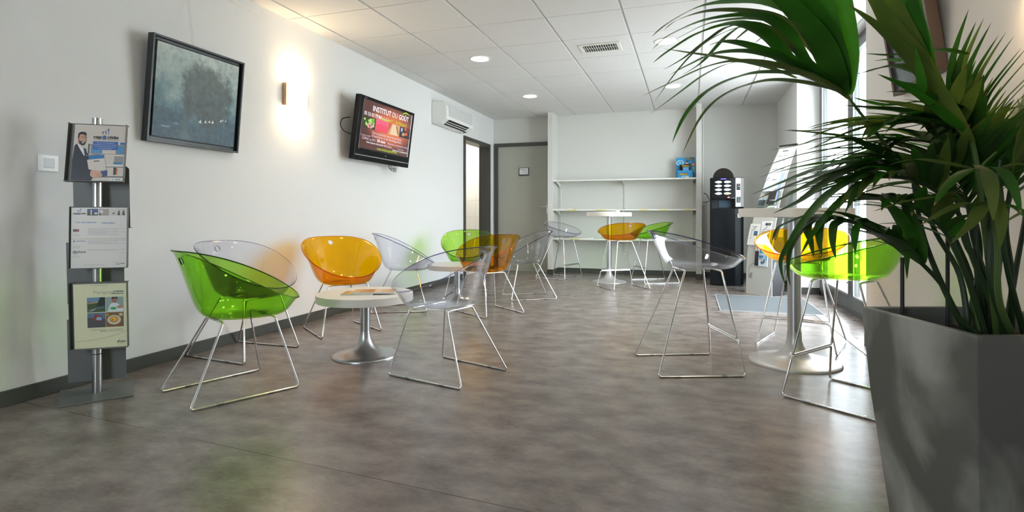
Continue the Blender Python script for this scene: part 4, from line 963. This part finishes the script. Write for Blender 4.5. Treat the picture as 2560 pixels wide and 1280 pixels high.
leaf_let(.46, .90, 1.02, 1.19, (50, 46, 44), 'dark brown booklet with an orange corner in the curved rack', [(0, .85, .3, 1, (230, 120, 50)), (.3, .25, .8, .3, (200, 200, 200)), (.8, 0, 1, 1, (160, 185, 225))], .02)
leaf_let(.03, .42, .92, 1.08, (120, 130, 128), 'small dark photo card at the left of the curved rack', [(.1, .55, .9, .95, (70, 80, 80)), (.1, .08, .9, .45, (90, 96, 92)), (.0, .95, 1, 1, (150, 200, 215))])
leaf_let(.55, .92, .93, 1.0, (235, 236, 232), 'small white card with green print in the curved rack', [(.1, .3, .5, .8, (120, 180, 70)), (.5, .4, .9, .8, (80, 150, 170))])
leaf_let(.02, .46, .56, .80, (222, 222, 216), 'white folded flyer with a small photo at the left of the curved rack', [(.5, .45, .85, .66, (60, 100, 150)), (.5, .45, .85, .52, (60, 90, 50)), (.2, .85, .7, .88, g2), (.1, .7, .6, .715, g1), (.1, .3, .4, .315, g1)], .03)
leaf_let(.50, .92, .60, .83, (226, 226, 222), 'white folded flyer with a photo strip at the right of the curved rack', [(.4, .8, .95, .92, (110, 105, 100)), (.4, .8, .6, .92, (40, 60, 100)), (.1, .6, .8, .615, g1), (.1, .5, .7, .515, g1), (.1, .4, .8, .415, g1)], .03)
leaf_let(.38, .88, .33, .56, (215, 225, 232), 'brochure with a dark-suited figure on blue, lowest in the curved rack', [(0, 0, .3, .72, (28, 32, 44)), (.08, .72, .24, .95, (200, 160, 140)), (.08, .9, .24, 1, (35, 28, 26)), (.38, .62, 1, .82, (70, 160, 210)), (.35, .42, .7, .52, (40, 140, 190)), (.8, .3, 1, .7, (120, 180, 215)), (.5, .1, .7, .25, (90, 120, 150)), (.72, .15, .8, .35, (70, 60, 55))], .02)
# door mat
mtm = noisy('mat_fibre', (.09, .10, .105), (.14, .15, .155), 250, 1.0, bump=.5, spec=.05)
dm = thing('door_mat', 'grey recessed entrance mat with a metal rim', 'mat', (0, 0, 0))
MB().box(.28, 1.15, 5.5, 6.55, 0, .006, mtm).build('pile', dm)
AL = mat('mat_rim', (.42, .44, .45), .4, metal=.2)
MB().box(.272, .28, 5.492, 6.558, 0, .007, AL).box(1.15, 1.158, 5.492, 6.558, 0, .007, AL).box(.28, 1.15, 5.492, 5.5, 0, .007, AL).box(.28, 1.15, 6.55, 6.558, 0, .007, AL).build('rim', dm)

# ================================================================== RIGHT WALL PICTURE
pr_ = thing('framed_picture', 'dark glazed picture in a thick brown frame on the right wall, behind the palm', 'picture')
BRF = mat('brown_frame', (.075, .042, .025), .45)
xb, xt, zb_, zt_, ya_, yb_ = 1.12, 1.03, 1.58, 2.20, 3.10, 3.68
V2 = Vector((xt-xb, 0, zt_-zb_)); hh = V2.length; V2.normalize(); U2 = Vector((0, -1, 0)); N2 = U2.cross(V2).normalized(); O2 = Vector((xb, yb_, zb_))
ww = yb_-ya_
f = MB()
for a in ((0, .025, 0, hh), (ww-.025, ww, 0, hh), (.025, ww-.025, 0, .025), (.025, ww-.025, hh-.025, hh)): slab(f, O2, U2, V2, N2, *a, -.05, 0, BRF)
slab(f, O2, U2, V2, N2, .025, ww-.025, .025, hh-.025, -.05, -.045, BRF); f.build('frame', pr_, bevel=.002)
f = MB(); slab(f, O2, U2, V2, N2, .025, ww-.025, .025, hh-.025, -.045, -.015, noisy('dark_picture', (.02, .03, .04), (.08, .11, .13), 3, .12)); f.build('artwork', pr_)
f = MB(); f.tube([O2+U2*ww*.5+V2*(hh-.01)+N2*-.03, (XR-.01, (ya_+yb_)/2, 2.395)], .0007, STEEL, 5); f.build('hanging_wire', pr_)

# ================================================================== PLANTER AND PALM
Da, Db, R0, R1 = 1.687, 1.267, 1.078, 1.498; PZ = .615
cc, ss = math.cos(YAW), math.sin(YAW)
pc = ((R0+R1)/2*cc-(Da+Db)/2*ss, (R0+R1)/2*ss+(Da+Db)/2*cc)
pl = thing('planter', 'tall square tapering concrete-look planter in the right foreground', 'planter', (pc[0], pc[1], 0), YAW)
ht, hb, wt = .21, .158, .022
v = []
for z, h_ in ((0, hb), (.36, .193), (PZ, ht)):
    v += [(-h_, -h_, z), (h_, -h_, z), (h_, h_, z), (-h_, h_, z)]
hi_ = ht-wt
v += [(-hi_, -hi_, PZ), (hi_, -hi_, PZ), (hi_, hi_, PZ), (-hi_, hi_, PZ), (-hi_+.02, -hi_+.02, PZ-.09), (hi_-.02, -hi_+.02, PZ-.09), (hi_-.02, hi_-.02, PZ-.09), (-hi_+.02, hi_-.02, PZ-.09)]
fs = [(3, 2, 1, 0)]
for l in range(4):
    for k in range(4): fs.append((4*l+k, 4*l+(k+1) % 4, 4*(l+1)+(k+1) % 4, 4*(l+1)+k))
fs.append((16, 17, 18, 19))
m = MB(); m.add(v, fs, CONC); m.build('pot', pl, bevel=.004, seg=3)
m = MB(); n = 14; g = hi_-.012; rn = random.Random(2)
vs = [(-g+2*g*i/n, -g+2*g*j/n, PZ-.055+rn.uniform(-.006, .006)) for j in range(n+1) for i in range(n+1)]
m.add(vs, [(j*(n+1)+i, j*(n+1)+i+1, (j+1)*(n+1)+i+1, (j+1)*(n+1)+i) for j in range(n) for i in range(n)], SOIL)
tag(m.build('soil', pl, smooth=True, ang=0), kind='stuff')
SOILZ = PZ-.055
palm = thing('potted_palm', 'large green palm with arching fronds growing in the concrete planter', 'palm', (pc[0], pc[1], SOILZ))
PO = Vector((pc[0], pc[1], SOILZ))
def crom(P_, n=8):
    P_ = [Vector(p) for p in P_]; out = []
    for i in range(len(P_)-1):
        a, b_, c_, d = P_[max(0, i-1)], P_[i], P_[i+1], P_[min(len(P_)-1, i+2)]
        for k in range(n):
            t = k/n; out.append(.5*((2*b_)+(-a+c_)*t+(2*a-5*b_+4*c_-d)*t*t+(-a+3*b_-3*c_+d)*t**3))
    out.append(P_[-1]); return out
def blade(mb, path, w_, m, tip=True, up=None, fold=.25, base=.35):
    """one leaflet: V-folded ribbon along path, widest about a third of the way up, pointed tip"""
    P_ = path; K = len(P_)-1; vs = []
    up = up or Vector((0, 0, 1))
    prev = None
    for k, p in enumerate(P_):
        t = k/K; T = (P_[min(K, k+1)]-P_[max(0, k-1)]).normalized()
        S_ = T.cross(up)
        if S_.length < .15: S_ = prev if prev else T.cross(Vector((0, 1, 0)))
        S_ = S_.normalized()
        if prev and S_.dot(prev) < 0: S_ = -S_
        if prev: S_ = (S_*.5+prev*.5).normalized()
        prev = S_
        Nn_ = S_.cross(T).normalized()
        if t < .35: q = base+(1-base)*math.sin(t/.35*PI/2)
        else: q = max(.02, 1-((t-.35)/.65)**1.7)
        hw_ = w_*.5*q
        vs += [p-S_*hw_+Nn_*hw_*fold, p, p+S_*hw_+Nn_*hw_*fold]
    fm = []; ft = []
    for k in range(K):
        f_ = [(3*k, 3*k+1, 3*k+4, 3*k+3), (3*k+1, 3*k+2, 3*k+5, 3*k+4)]
        (ft if tip and k >= K-1 else fm).extend(f_)
    vs = [Vector((min(v_.x, XR-.02), v_.y, v_.z)) for v_ in vs]
    b0 = len(mb.v); mb.v += [tuple(v_-PO) for v_ in vs]
    for L_, mm in ((fm, m), (ft, TIPM)):
        i_ = mb.mi(mm)
        for f_ in L_: mb.f.append([b0+i for i in f_]); mb.m.append(i_)
def sag_path(p, d, L_, sag, n=12):
    out = []; d = d.normalized()
    for k in range(n+1):
        t = k/n; out.append(p+d*L_*t+Vector((0, 0, -1))*sag*L_*t*t)
    return out
def frond(rach, leaves, mats, auto=None, seed=1, r0=.008, r1=.002, rm=STEMM, wk=1.0):
    """rach: list of 3-D points; leaves: explicit leaflets [(points, width)]; auto: (t0, t1, n, length, spread, sag, width, sides)"""
    rn = random.Random(seed); P_ = crom(rach, 8); mb = MB()
    for pts, w_ in leaves: blade(mb, crom(pts, 5), w_*wk, rn.choice(mats), tip=rn.random() < .5, fold=rn.uniform(.1, .35))
    if auto:
        t0, t1, n_, L_, spread, sag, w_, sides = auto
        for k in range(n_):
            t = t0+(t1-t0)*k/max(1, n_-1); i = t*(len(P_)-1); i0 = min(int(i), len(P_)-2); p = P_[i0].lerp(P_[i0+1], i-i0)
            T = (P_[i0+1]-P_[i0]).normalized(); S_ = T.cross(Vector((0, 0, 1)))
            S_ = S_.normalized() if S_.length > .1 else Vector((1, 0, 0)); U_ = S_.cross(T).normalized()
            for s in sides:
                an = math.radians(spread+rn.uniform(-7, 7))*(1-.45*(k/n_)); d = T*math.cos(an)+(S_*s)*math.sin(an)+U_*rn.uniform(-.05, .22)
                prof_ = math.sin(PI*(.22+.70*(k/max(1, n_-1))))**.6
                blade(mb, sag_path(p, d, L_*prof_*rn.uniform(.88, 1.1), sag*rn.uniform(.7, 1.3)), w_*rn.uniform(.8, 1.1), rn.choice(mats), tip=rn.random() < .35, fold=rn.uniform(.15, .4))
    fr = mb.build('frond', palm, smooth=True, ang=50)
    rs = [r0+(r1-r0)*k/(len(P_)-1) for k in range(len(P_))]
    MB().tube([p-PO for p in P_], rs, rm, 8).build('petiole', fr, smooth=True)
    return fr
def base_(dx, dy): return Vector((pc[0]+dx*cc-dy*ss, pc[1]+dx*ss+dy*cc, SOILZ-.01))
def C6(x, y, D): return W(1600+x/2.56, y/2.56, D)
def C7(x, y, D): return W(1960+x/2.133, y/2.133, D)
def C5(x, y, D): return W(1850+x/2.371, 540+y/2.371, D)
def C3(x, y, D): return W(1720+x/2.56, 240+y/2.56, D)
def lv(fn, pts, D0, D1, w_):
    n = len(pts)-1; return ([fn(x, y, D0+(D1-D0)*(i/n)) for i, (x, y) in enumerate(pts)], w_)
# --- upper left frond
A = [
 lv(C6, [(1330, 560), (1150, 200), (860, 30), (600, 12), (380, 45), (180, 150), (75, 235)], 1.36, 1.15, .034),
 lv(C6, [(1250, 520), (1090, 300), (900, 130), (700, 75), (450, 70), (250, 125), (155, 190)], 1.36, 1.2, .030),
 lv(C6, [(1300, 560), (1080, 420), (930, 200), (740, 105), (430, 130), (200, 220), (80, 315)], 1.36, 1.16, .034),
 lv(C6, [(1290, 570), (980, 400), (800, 230), (620, 160), (400, 205), (200, 320), (82, 403)], 1.36, 1.1, .036),
 lv(C6, [(1290, 570), (990, 330), (800, 190), (600, 165), (440, 260), (290, 370), (150, 447)], 1.36, 1.14, .028),
 lv(C6, [(1290, 580), (1000, 450), (850, 360), (650, 290), (520, 272), (440, 292)], 1.36, 1.25, .038),
 lv(C6, [(1300, 600), (1200, 545), (900, 430), (650, 395), (440, 425), (200, 530), (5, 620)], 1.36, 1.08, .026),
 lv(C6, [(1300, 590), (1100, 460), (760, 350), (500, 345), (330, 410), (190, 480)], 1.36, 1.2, .030),
 lv(C6, [(1310, 610), (1100, 480), (760, 408), (600, 400), (420, 475), (250, 595), (60, 735)], 1.37, 1.15, .024),
 lv(C6, [(1320, 620), (1150, 500), (800, 470), (600, 505), (420, 600), (290, 740), (205, 915)], 1.38, 1.18, .030),
 lv(C6, [(1340, 640), (1250, 580), (1000, 530), (780, 525), (560, 600), (400, 740), (270, 985)], 1.38, 1.22, .026),
 lv(C6, [(1000, 500), (800, 430), (560, 378), (350, 345), (150, 312)], 1.36, 1.28, .020),
 lv(C6, [(860, 190), (700, 170), (560, 200), (400, 290), (250, 440), (90, 655)], 1.34, 1.22, .018),
 lv(C6, [(900, 150), (700, 120), (450, 150), (250, 240), (65, 335)], 1.34, 1.24, .018),
 lv(C6, [(780, 140), (700, 190), (600, 265)], 1.34, 1.30, .02), lv(C6, [(980, 150), (850, 200), (730, 280)], 1.34, 1.30, .022),
 lv(C6, [(640, 170), (540, 250), (400, 400), (270, 480)], 1.33, 1.25, .02),
 # broad upright blades
 lv(C6, [(1310, 600), (1240, 480), (1130, 260), (960, 60), (820, -60), (700, -130)], 1.36, 1.2, .060),
 lv(C6, [(1310, 600), (1260, 470), (1180, 260), (1060, 40), (980, -110), (900, -250)], 1.36, 1.22, .062),
 lv(C6, [(1315, 600), (1270, 440), (1220, 240), (1190, 0), (1170, -180)], 1.36, 1.25, .050),
 lv(C6, [(1325, 610), (1300, 440), (1300, 240), (1300, 0), (1310, -260)], 1.36, 1.28, .062),
 lv(C6, [(1320, 600), (1240, 420), (1120, 120), (1020, -60), (960, -200)], 1.35, 1.25, .045),
]
frond([base_(-.03, -.02), W(2420, 700, 1.47), W(2330, 520, 1.44), W(2220, 370, 1.41), W(2130, 255, 1.37), W(2108, 215, 1.36)], A, [LEAF, LEAF, LEAF, LEAFO], seed=3, rm=STEMO, wk=1.1)
# --- upper middle frond
B = [
 lv(C7, [(1000, 760), (860, 560), (700, 345), (520, 160), (345, 25)], 1.32, 1.2, .045),
 lv(C7, [(860, 560), (740, 370), (600, 200), (500, 40), (380, -140)], 1.30, 1.2, .055),
 lv(C7, [(800, 470), (700, 300), (600, 100), (530, -100), (480, -220)], 1.30, 1.2, .055),
 lv(C7, [(780, 430), (700, 220), (650, 0), (620, -200)], 1.30, 1.2, .055),
 lv(C7, [(760, 400), (700, 220), (690, 60), (720, -150)], 1.30, 1.2, .050),
 lv(C7, [(860, 560), (700, 470), (600, 440), (500, 395)], 1.30, 1.25, .024),
 lv(C7, [(740, 500), (730, 420), (700, 250)], 1.25, 1.2, .02),
 lv(C7, [(960, 700), (880, 640), (700, 500), (500, 395)], 1.30, 1.2, .03),
]
frond([base_(.0, -.03), W(2460, 560, 1.36), W(2428, 350, 1.33), W(2363, 262, 1.31), W(2307, 178, 1.30), W(2283, 94, 1.29), W(2258, -40, 1.28)], B, [LEAF, LEAF, LEAFO], seed=5, rm=STEMO)
# --- horizontal frond to the left
Cc = [
 lv(C7, [(880, 660), (700, 655), (560, 668), (350, 672), (150, 700), (20, 692)], 1.42, 1.3, .036),
 lv(C7, [(800, 650), (600, 690), (400, 720), (230, 745), (50, 780)], 1.42, 1.3, .030),
 lv(C7, [(900, 640), (740, 590), (600, 555), (440, 530)], 1.42, 1.34, .03),
 lv(C7, [(900, 650), (760, 630), (600, 590), (440, 575), (300, 560)], 1.42, 1.34, .032),
 lv(C7, [(780, 420), (640, 365), (540, 360), (440, 385), (360, 400)], 1.35, 1.25, .026),
 lv(C7, [(980, 290), (850, 270), (700, 285), (560, 295), (430, 285)], 1.35, 1.25, .022),
 lv(C7, [(620, 330), (560, 320), (480, 325)], 1.33, 1.28, .016), lv(C7, [(700, 500), (640, 490), (540, 490)], 1.33, 1.28, .016),
 lv(C7, [(640, 560), (520, 560), (370, 520)], 1.4, 1.35, .02),
]
frond([base_(.02, .03), W(2480, 600, 1.5), W(2440, 420, 1.48), W(2370, 320, 1.45), W(2290, 300, 1.43), W(2200, 308, 1.41)], Cc, [LEAF, LEAFO, LEAFO, LEAFD], auto=(.45, .98, 12, .30, 45, .25, .032, (-1, 1)), seed=8, wk=1.35)
# --- left-hanging frond across the window
Dd = [
 ([W(2300, 420, 1.45), W(2200, 372, 1.4), W(2080, 345, 1.36), W(2000, 363, 1.33), W(1923, 376, 1.3)], .018),
 ([W(2300, 430, 1.45), W(2200, 380, 1.4), W(2100, 372, 1.36), W(2000, 388, 1.33), W(1900, 420, 1.3)], .018),
 ([W(2320, 440, 1.45), W(2200, 392, 1.4), W(2100, 388, 1.36), W(1990, 410, 1.33), W(1892, 447, 1.3)], .018),
 ([W(2330, 450, 1.45), W(2180, 400, 1.4), W(2060, 418, 1.34), W(1960, 455, 1.3), W(1876, 488, 1.26)], .030),
 ([W(2330, 450, 1.45), W(2200, 405, 1.4), W(2090, 425, 1.34), W(1980, 462, 1.3), W(1888, 500, 1.26)], .030),
 ([W(2330, 455, 1.45), W(2220, 405, 1.4), W(2110, 425, 1.34), W(2000, 475, 1.3), W(1910, 520, 1.26)], .032),
 ([W(2340, 460, 1.45), W(2200, 415, 1.4), W(2090, 445, 1.33), W(2000, 505, 1.29), W(1932, 534, 1.25)], .032),
 ([W(2340, 465, 1.45), W(2210, 420, 1.4), W(2100, 470, 1.33), W(2040, 520, 1.3), W(1985, 590, 1.27), W(1962, 640, 1.25)], .028),
 ([W(2340, 470, 1.45), W(2230, 440, 1.4), W(2130, 480, 1.35), W(2050, 560, 1.3), W(2000, 640, 1.27)], .026),
 ([W(2340, 450, 1.45), W(2220, 395, 1.42), W(2130, 350, 1.4), W(2050, 335, 1.38), W(1960, 326, 1.36)], .026),
 ([W(2320, 430, 1.45), W(2230, 390, 1.42), W(2140, 395, 1.4), W(2040, 400, 1.38)], .018),
]
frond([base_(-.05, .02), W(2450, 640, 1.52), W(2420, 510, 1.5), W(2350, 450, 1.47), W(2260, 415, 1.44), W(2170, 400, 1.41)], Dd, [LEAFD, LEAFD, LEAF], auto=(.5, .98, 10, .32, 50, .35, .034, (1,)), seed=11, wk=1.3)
# --- low drooping frond in front of the green stool
Ee = [
 lv(C5, [(1000, 260), (800, 100), (600, 30), (450, 20), (330, 110), (250, 240), (245, 330), (275, 425)], 1.42, 1.2, .017),
 lv(C5, [(900, 180), (700, 60), (500, 20), (380, 80), (300, 200), (285, 330), (300, 420)], 1.42, 1.22, .016),
 lv(C5, [(560, 10), (470, 0), (400, 60), (420, 160), (437, 245)], 1.36, 1.28, .024),
 lv(C5, [(620, 20), (560, 10), (480, 40), (470, 140), (488, 245)], 1.36, 1.28, .026),
 lv(C5, [(700, 40), (620, 20), (560, 50), (550, 160), (568, 255)], 1.36, 1.28, .024),
 lv(C5, [(800, 70), (740, 40), (690, 70), (680, 150), (683, 225)], 1.36, 1.3, .022),
 lv(C5, [(1060, 280), (1000, 200), (990, 260), (990, 375)], 1.36, 1.3, .016),
 lv(C5, [(1040, 250), (900, 130), (760, 60), (600, -10), (430, -30)], 1.42, 1.3, .05),
 lv(C5, [(1080, 290), (960, 190), (860, 130), (700, 90), (560, 70)], 1.42, 1.32, .05),
 lv(C5, [(1080, 280), (1040, 150), (1000, 0), (950, -120)], 1.42, 1.38, .045),
 lv(C5, [(1060, 260), (980, 80), (900, -40), (800, -120)], 1.42, 1.38, .045),
 lv(C5, [(430, -20), (340, 20), (230, 70), (190, 150)], 1.36, 1.3, .016),
]
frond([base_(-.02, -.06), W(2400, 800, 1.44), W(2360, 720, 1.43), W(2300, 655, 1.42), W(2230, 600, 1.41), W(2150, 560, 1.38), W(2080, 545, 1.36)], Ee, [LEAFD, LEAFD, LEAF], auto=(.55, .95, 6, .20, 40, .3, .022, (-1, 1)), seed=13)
# --- right-hand fan leaning up to the right
Ff = []
for k in range(19):
    bx, by = 885+15*k, 548+17*k; tx, ty = 985+40*k, 50+24*k+(40 if k % 3 == 1 else 0)
    Ff.append(([C7(bx-14, by+80, 1.50), C7(bx, by, 1.48), C7((bx+tx)/2-34, (by+ty)/2+14, 1.44), C7(tx, ty, 1.38)], .019))
    bx += 7; by += 9; tx, ty = bx+40+8*k, by-330+6*k
    Ff.append(([C7(bx-14, by+80, 1.52), C7(bx, by, 1.51), C7((bx+tx)/2-24, (by+ty)/2+10, 1.48), C7(tx, ty, 1.44)], .019))
for k in range(12):
    bx, by = 900+22*k, 600+26*k
    Ff.append(([C7(bx, by, 1.48), C7(bx-70, by-20, 1.45), C7(bx-150, by-20+8*k, 1.42), C7(bx-220, by+20+10*k, 1.38)], .022))
Ff.append(([C7(1000, 600, 1.40), C7(900, 560, 1.36), C7(760, 545, 1.33), C7(600, 555, 1.31), C7(430, 585, 1.30)], .02))
Ff.append(([C7(960, 690, 1.40), C7(800, 650, 1.36), C7(640, 625, 1.33), C7(425, 600, 1.30)], .024))
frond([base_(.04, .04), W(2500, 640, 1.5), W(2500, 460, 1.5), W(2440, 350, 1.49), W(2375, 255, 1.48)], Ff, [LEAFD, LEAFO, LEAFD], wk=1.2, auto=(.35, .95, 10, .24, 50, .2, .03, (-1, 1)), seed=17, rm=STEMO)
# --- broad foreground leaves with dry tips
Gg = [
 lv(C7, [(1040, 900), (960, 930), (870, 1000), (800, 1095)], 1.22, 1.1, .030),
 lv(C7, [(1020, 880), (1080, 930), (1110, 1040), (1115, 1175)], 1.22, 1.12, .032),
 lv(C7, [(1080, 890), (1160, 910), (1220, 1000), (1265, 1140)], 1.22, 1.12, .030),
 lv(C7, [(1080, 1090), (980, 1085), (860, 1130), (730, 1200)], 1.22, 1.1, .030),
 lv(C7, [(1120, 1070), (1060, 1110), (1000, 1200), (890, 1300)], 1.22, 1.1, .032),
 lv(C7, [(960, 1010), (820, 1050), (640, 1080), (475, 1128)], 1.24, 1.12, .024),
 lv(C7, [(1100, 1060), (1140, 1100), (1160, 1200), (1150, 1330)], 1.22, 1.12, .028),
 lv(C7, [(1140, 900), (1260, 880), (1400, 930), (1500, 1010)], 1.22, 1.14, .03),
 lv(C7, [(1000, 900), (850, 870), (700, 850), (560, 880)], 1.26, 1.16, .028),
 lv(C7, [(1120, 1080), (1240, 1120), (1330, 1200)], 1.22, 1.14, .028),
]
frond([base_(.0, -.10), W(2500, 760, 1.26), W(2492, 600, 1.23), W(2470, 480, 1.22), W(2450, 425, 1.22), W(2490, 380, 1.22)], Gg, [LEAFO, LEAFO, LEAF], seed=19, rm=STEMO)
# --- filler fronds: rising out of the middle and to the right and rear
for i, (bx, by, P_, L_, sg_, nn_) in enumerate([
  (.05, .02, [(2470, 640, 1.52), (2450, 470, 1.54), (2380, 380, 1.55), (2280, 350, 1.55), (2180, 380, 1.54)], .24, .25, 13),
  (.02, -.04, [(2430, 640, 1.42), (2400, 540, 1.41), (2330, 470, 1.40), (2240, 440, 1.38), (2160, 450, 1.36)], .22, .25, 12),
  (.06, -.05, [(2510, 620, 1.36), (2530, 470, 1.36), (2560, 370, 1.35), (2620, 300, 1.34)], .24, .15, 13),
  (.05, .08, [(2490, 600, 1.6), (2500, 470, 1.62), (2520, 400, 1.64), (2560, 330, 1.68)], .24, .2, 12),
  (-.04, -.05, [(2420, 700, 1.40), (2370, 590, 1.38), (2300, 525, 1.36), (2230, 500, 1.33)], .20, .3, 10),
  (.04, -.02, [(2440, 620, 1.45), (2420, 520, 1.45), (2400, 450, 1.44), (2350, 400, 1.42)], .22, .2, 11)]):
    frond([base_(bx, by)]+[W(*p) for p in P_], [], [LEAFD, LEAFD, LEAF, LEAFO], auto=(.48, 1.0, int(nn_*1.4), L_*1.3, 44, sg_, .028, (-1, 1)), seed=30+i)
# bare young stems
for i, (dx, dy, x, y, D, x2, y2) in enumerate([(-.06, -.02, 2305, 575, 1.45, 2350, 700), (-.05, .0, 2330, 560, 1.5, 2400, 690), (-.02, .02, 2375, 560, 1.55, 2428, 700), (.0, .0, 2440, 560, 1.45, 2445, 700),
        (.02, .03, 2410, 600, 1.5, 2460, 700), (.06, .0, 2515, 560, 1.4, 2530, 700), (.08, .04, 2560, 560, 1.5, 2535, 700), (.03, -.04, 2480, 540, 1.35, 2475, 700)]):
    P_ = crom([base_(dx, dy), W(x2, y2, D), W(x, y, D), W(x-25 if x < 2440 else x+20, y-140, D)], 6)
    MB().tube([p-PO for p in P_], [.0085-.004*k/(len(P_)-1) for k in range(len(P_))], STEMM, 8).build('stem', palm, smooth=True)
for dx, dy, h_ in ((-.125, .15, .22), (.01, .15, .42)):
    b0 = base_(dx, dy)
    MB().tube([b0-PO, b0+Vector((0, 0, h_))-PO], .0055, BLACKM, 8).build('stake', palm, smooth=True)
bpy.context.view_layer.update()
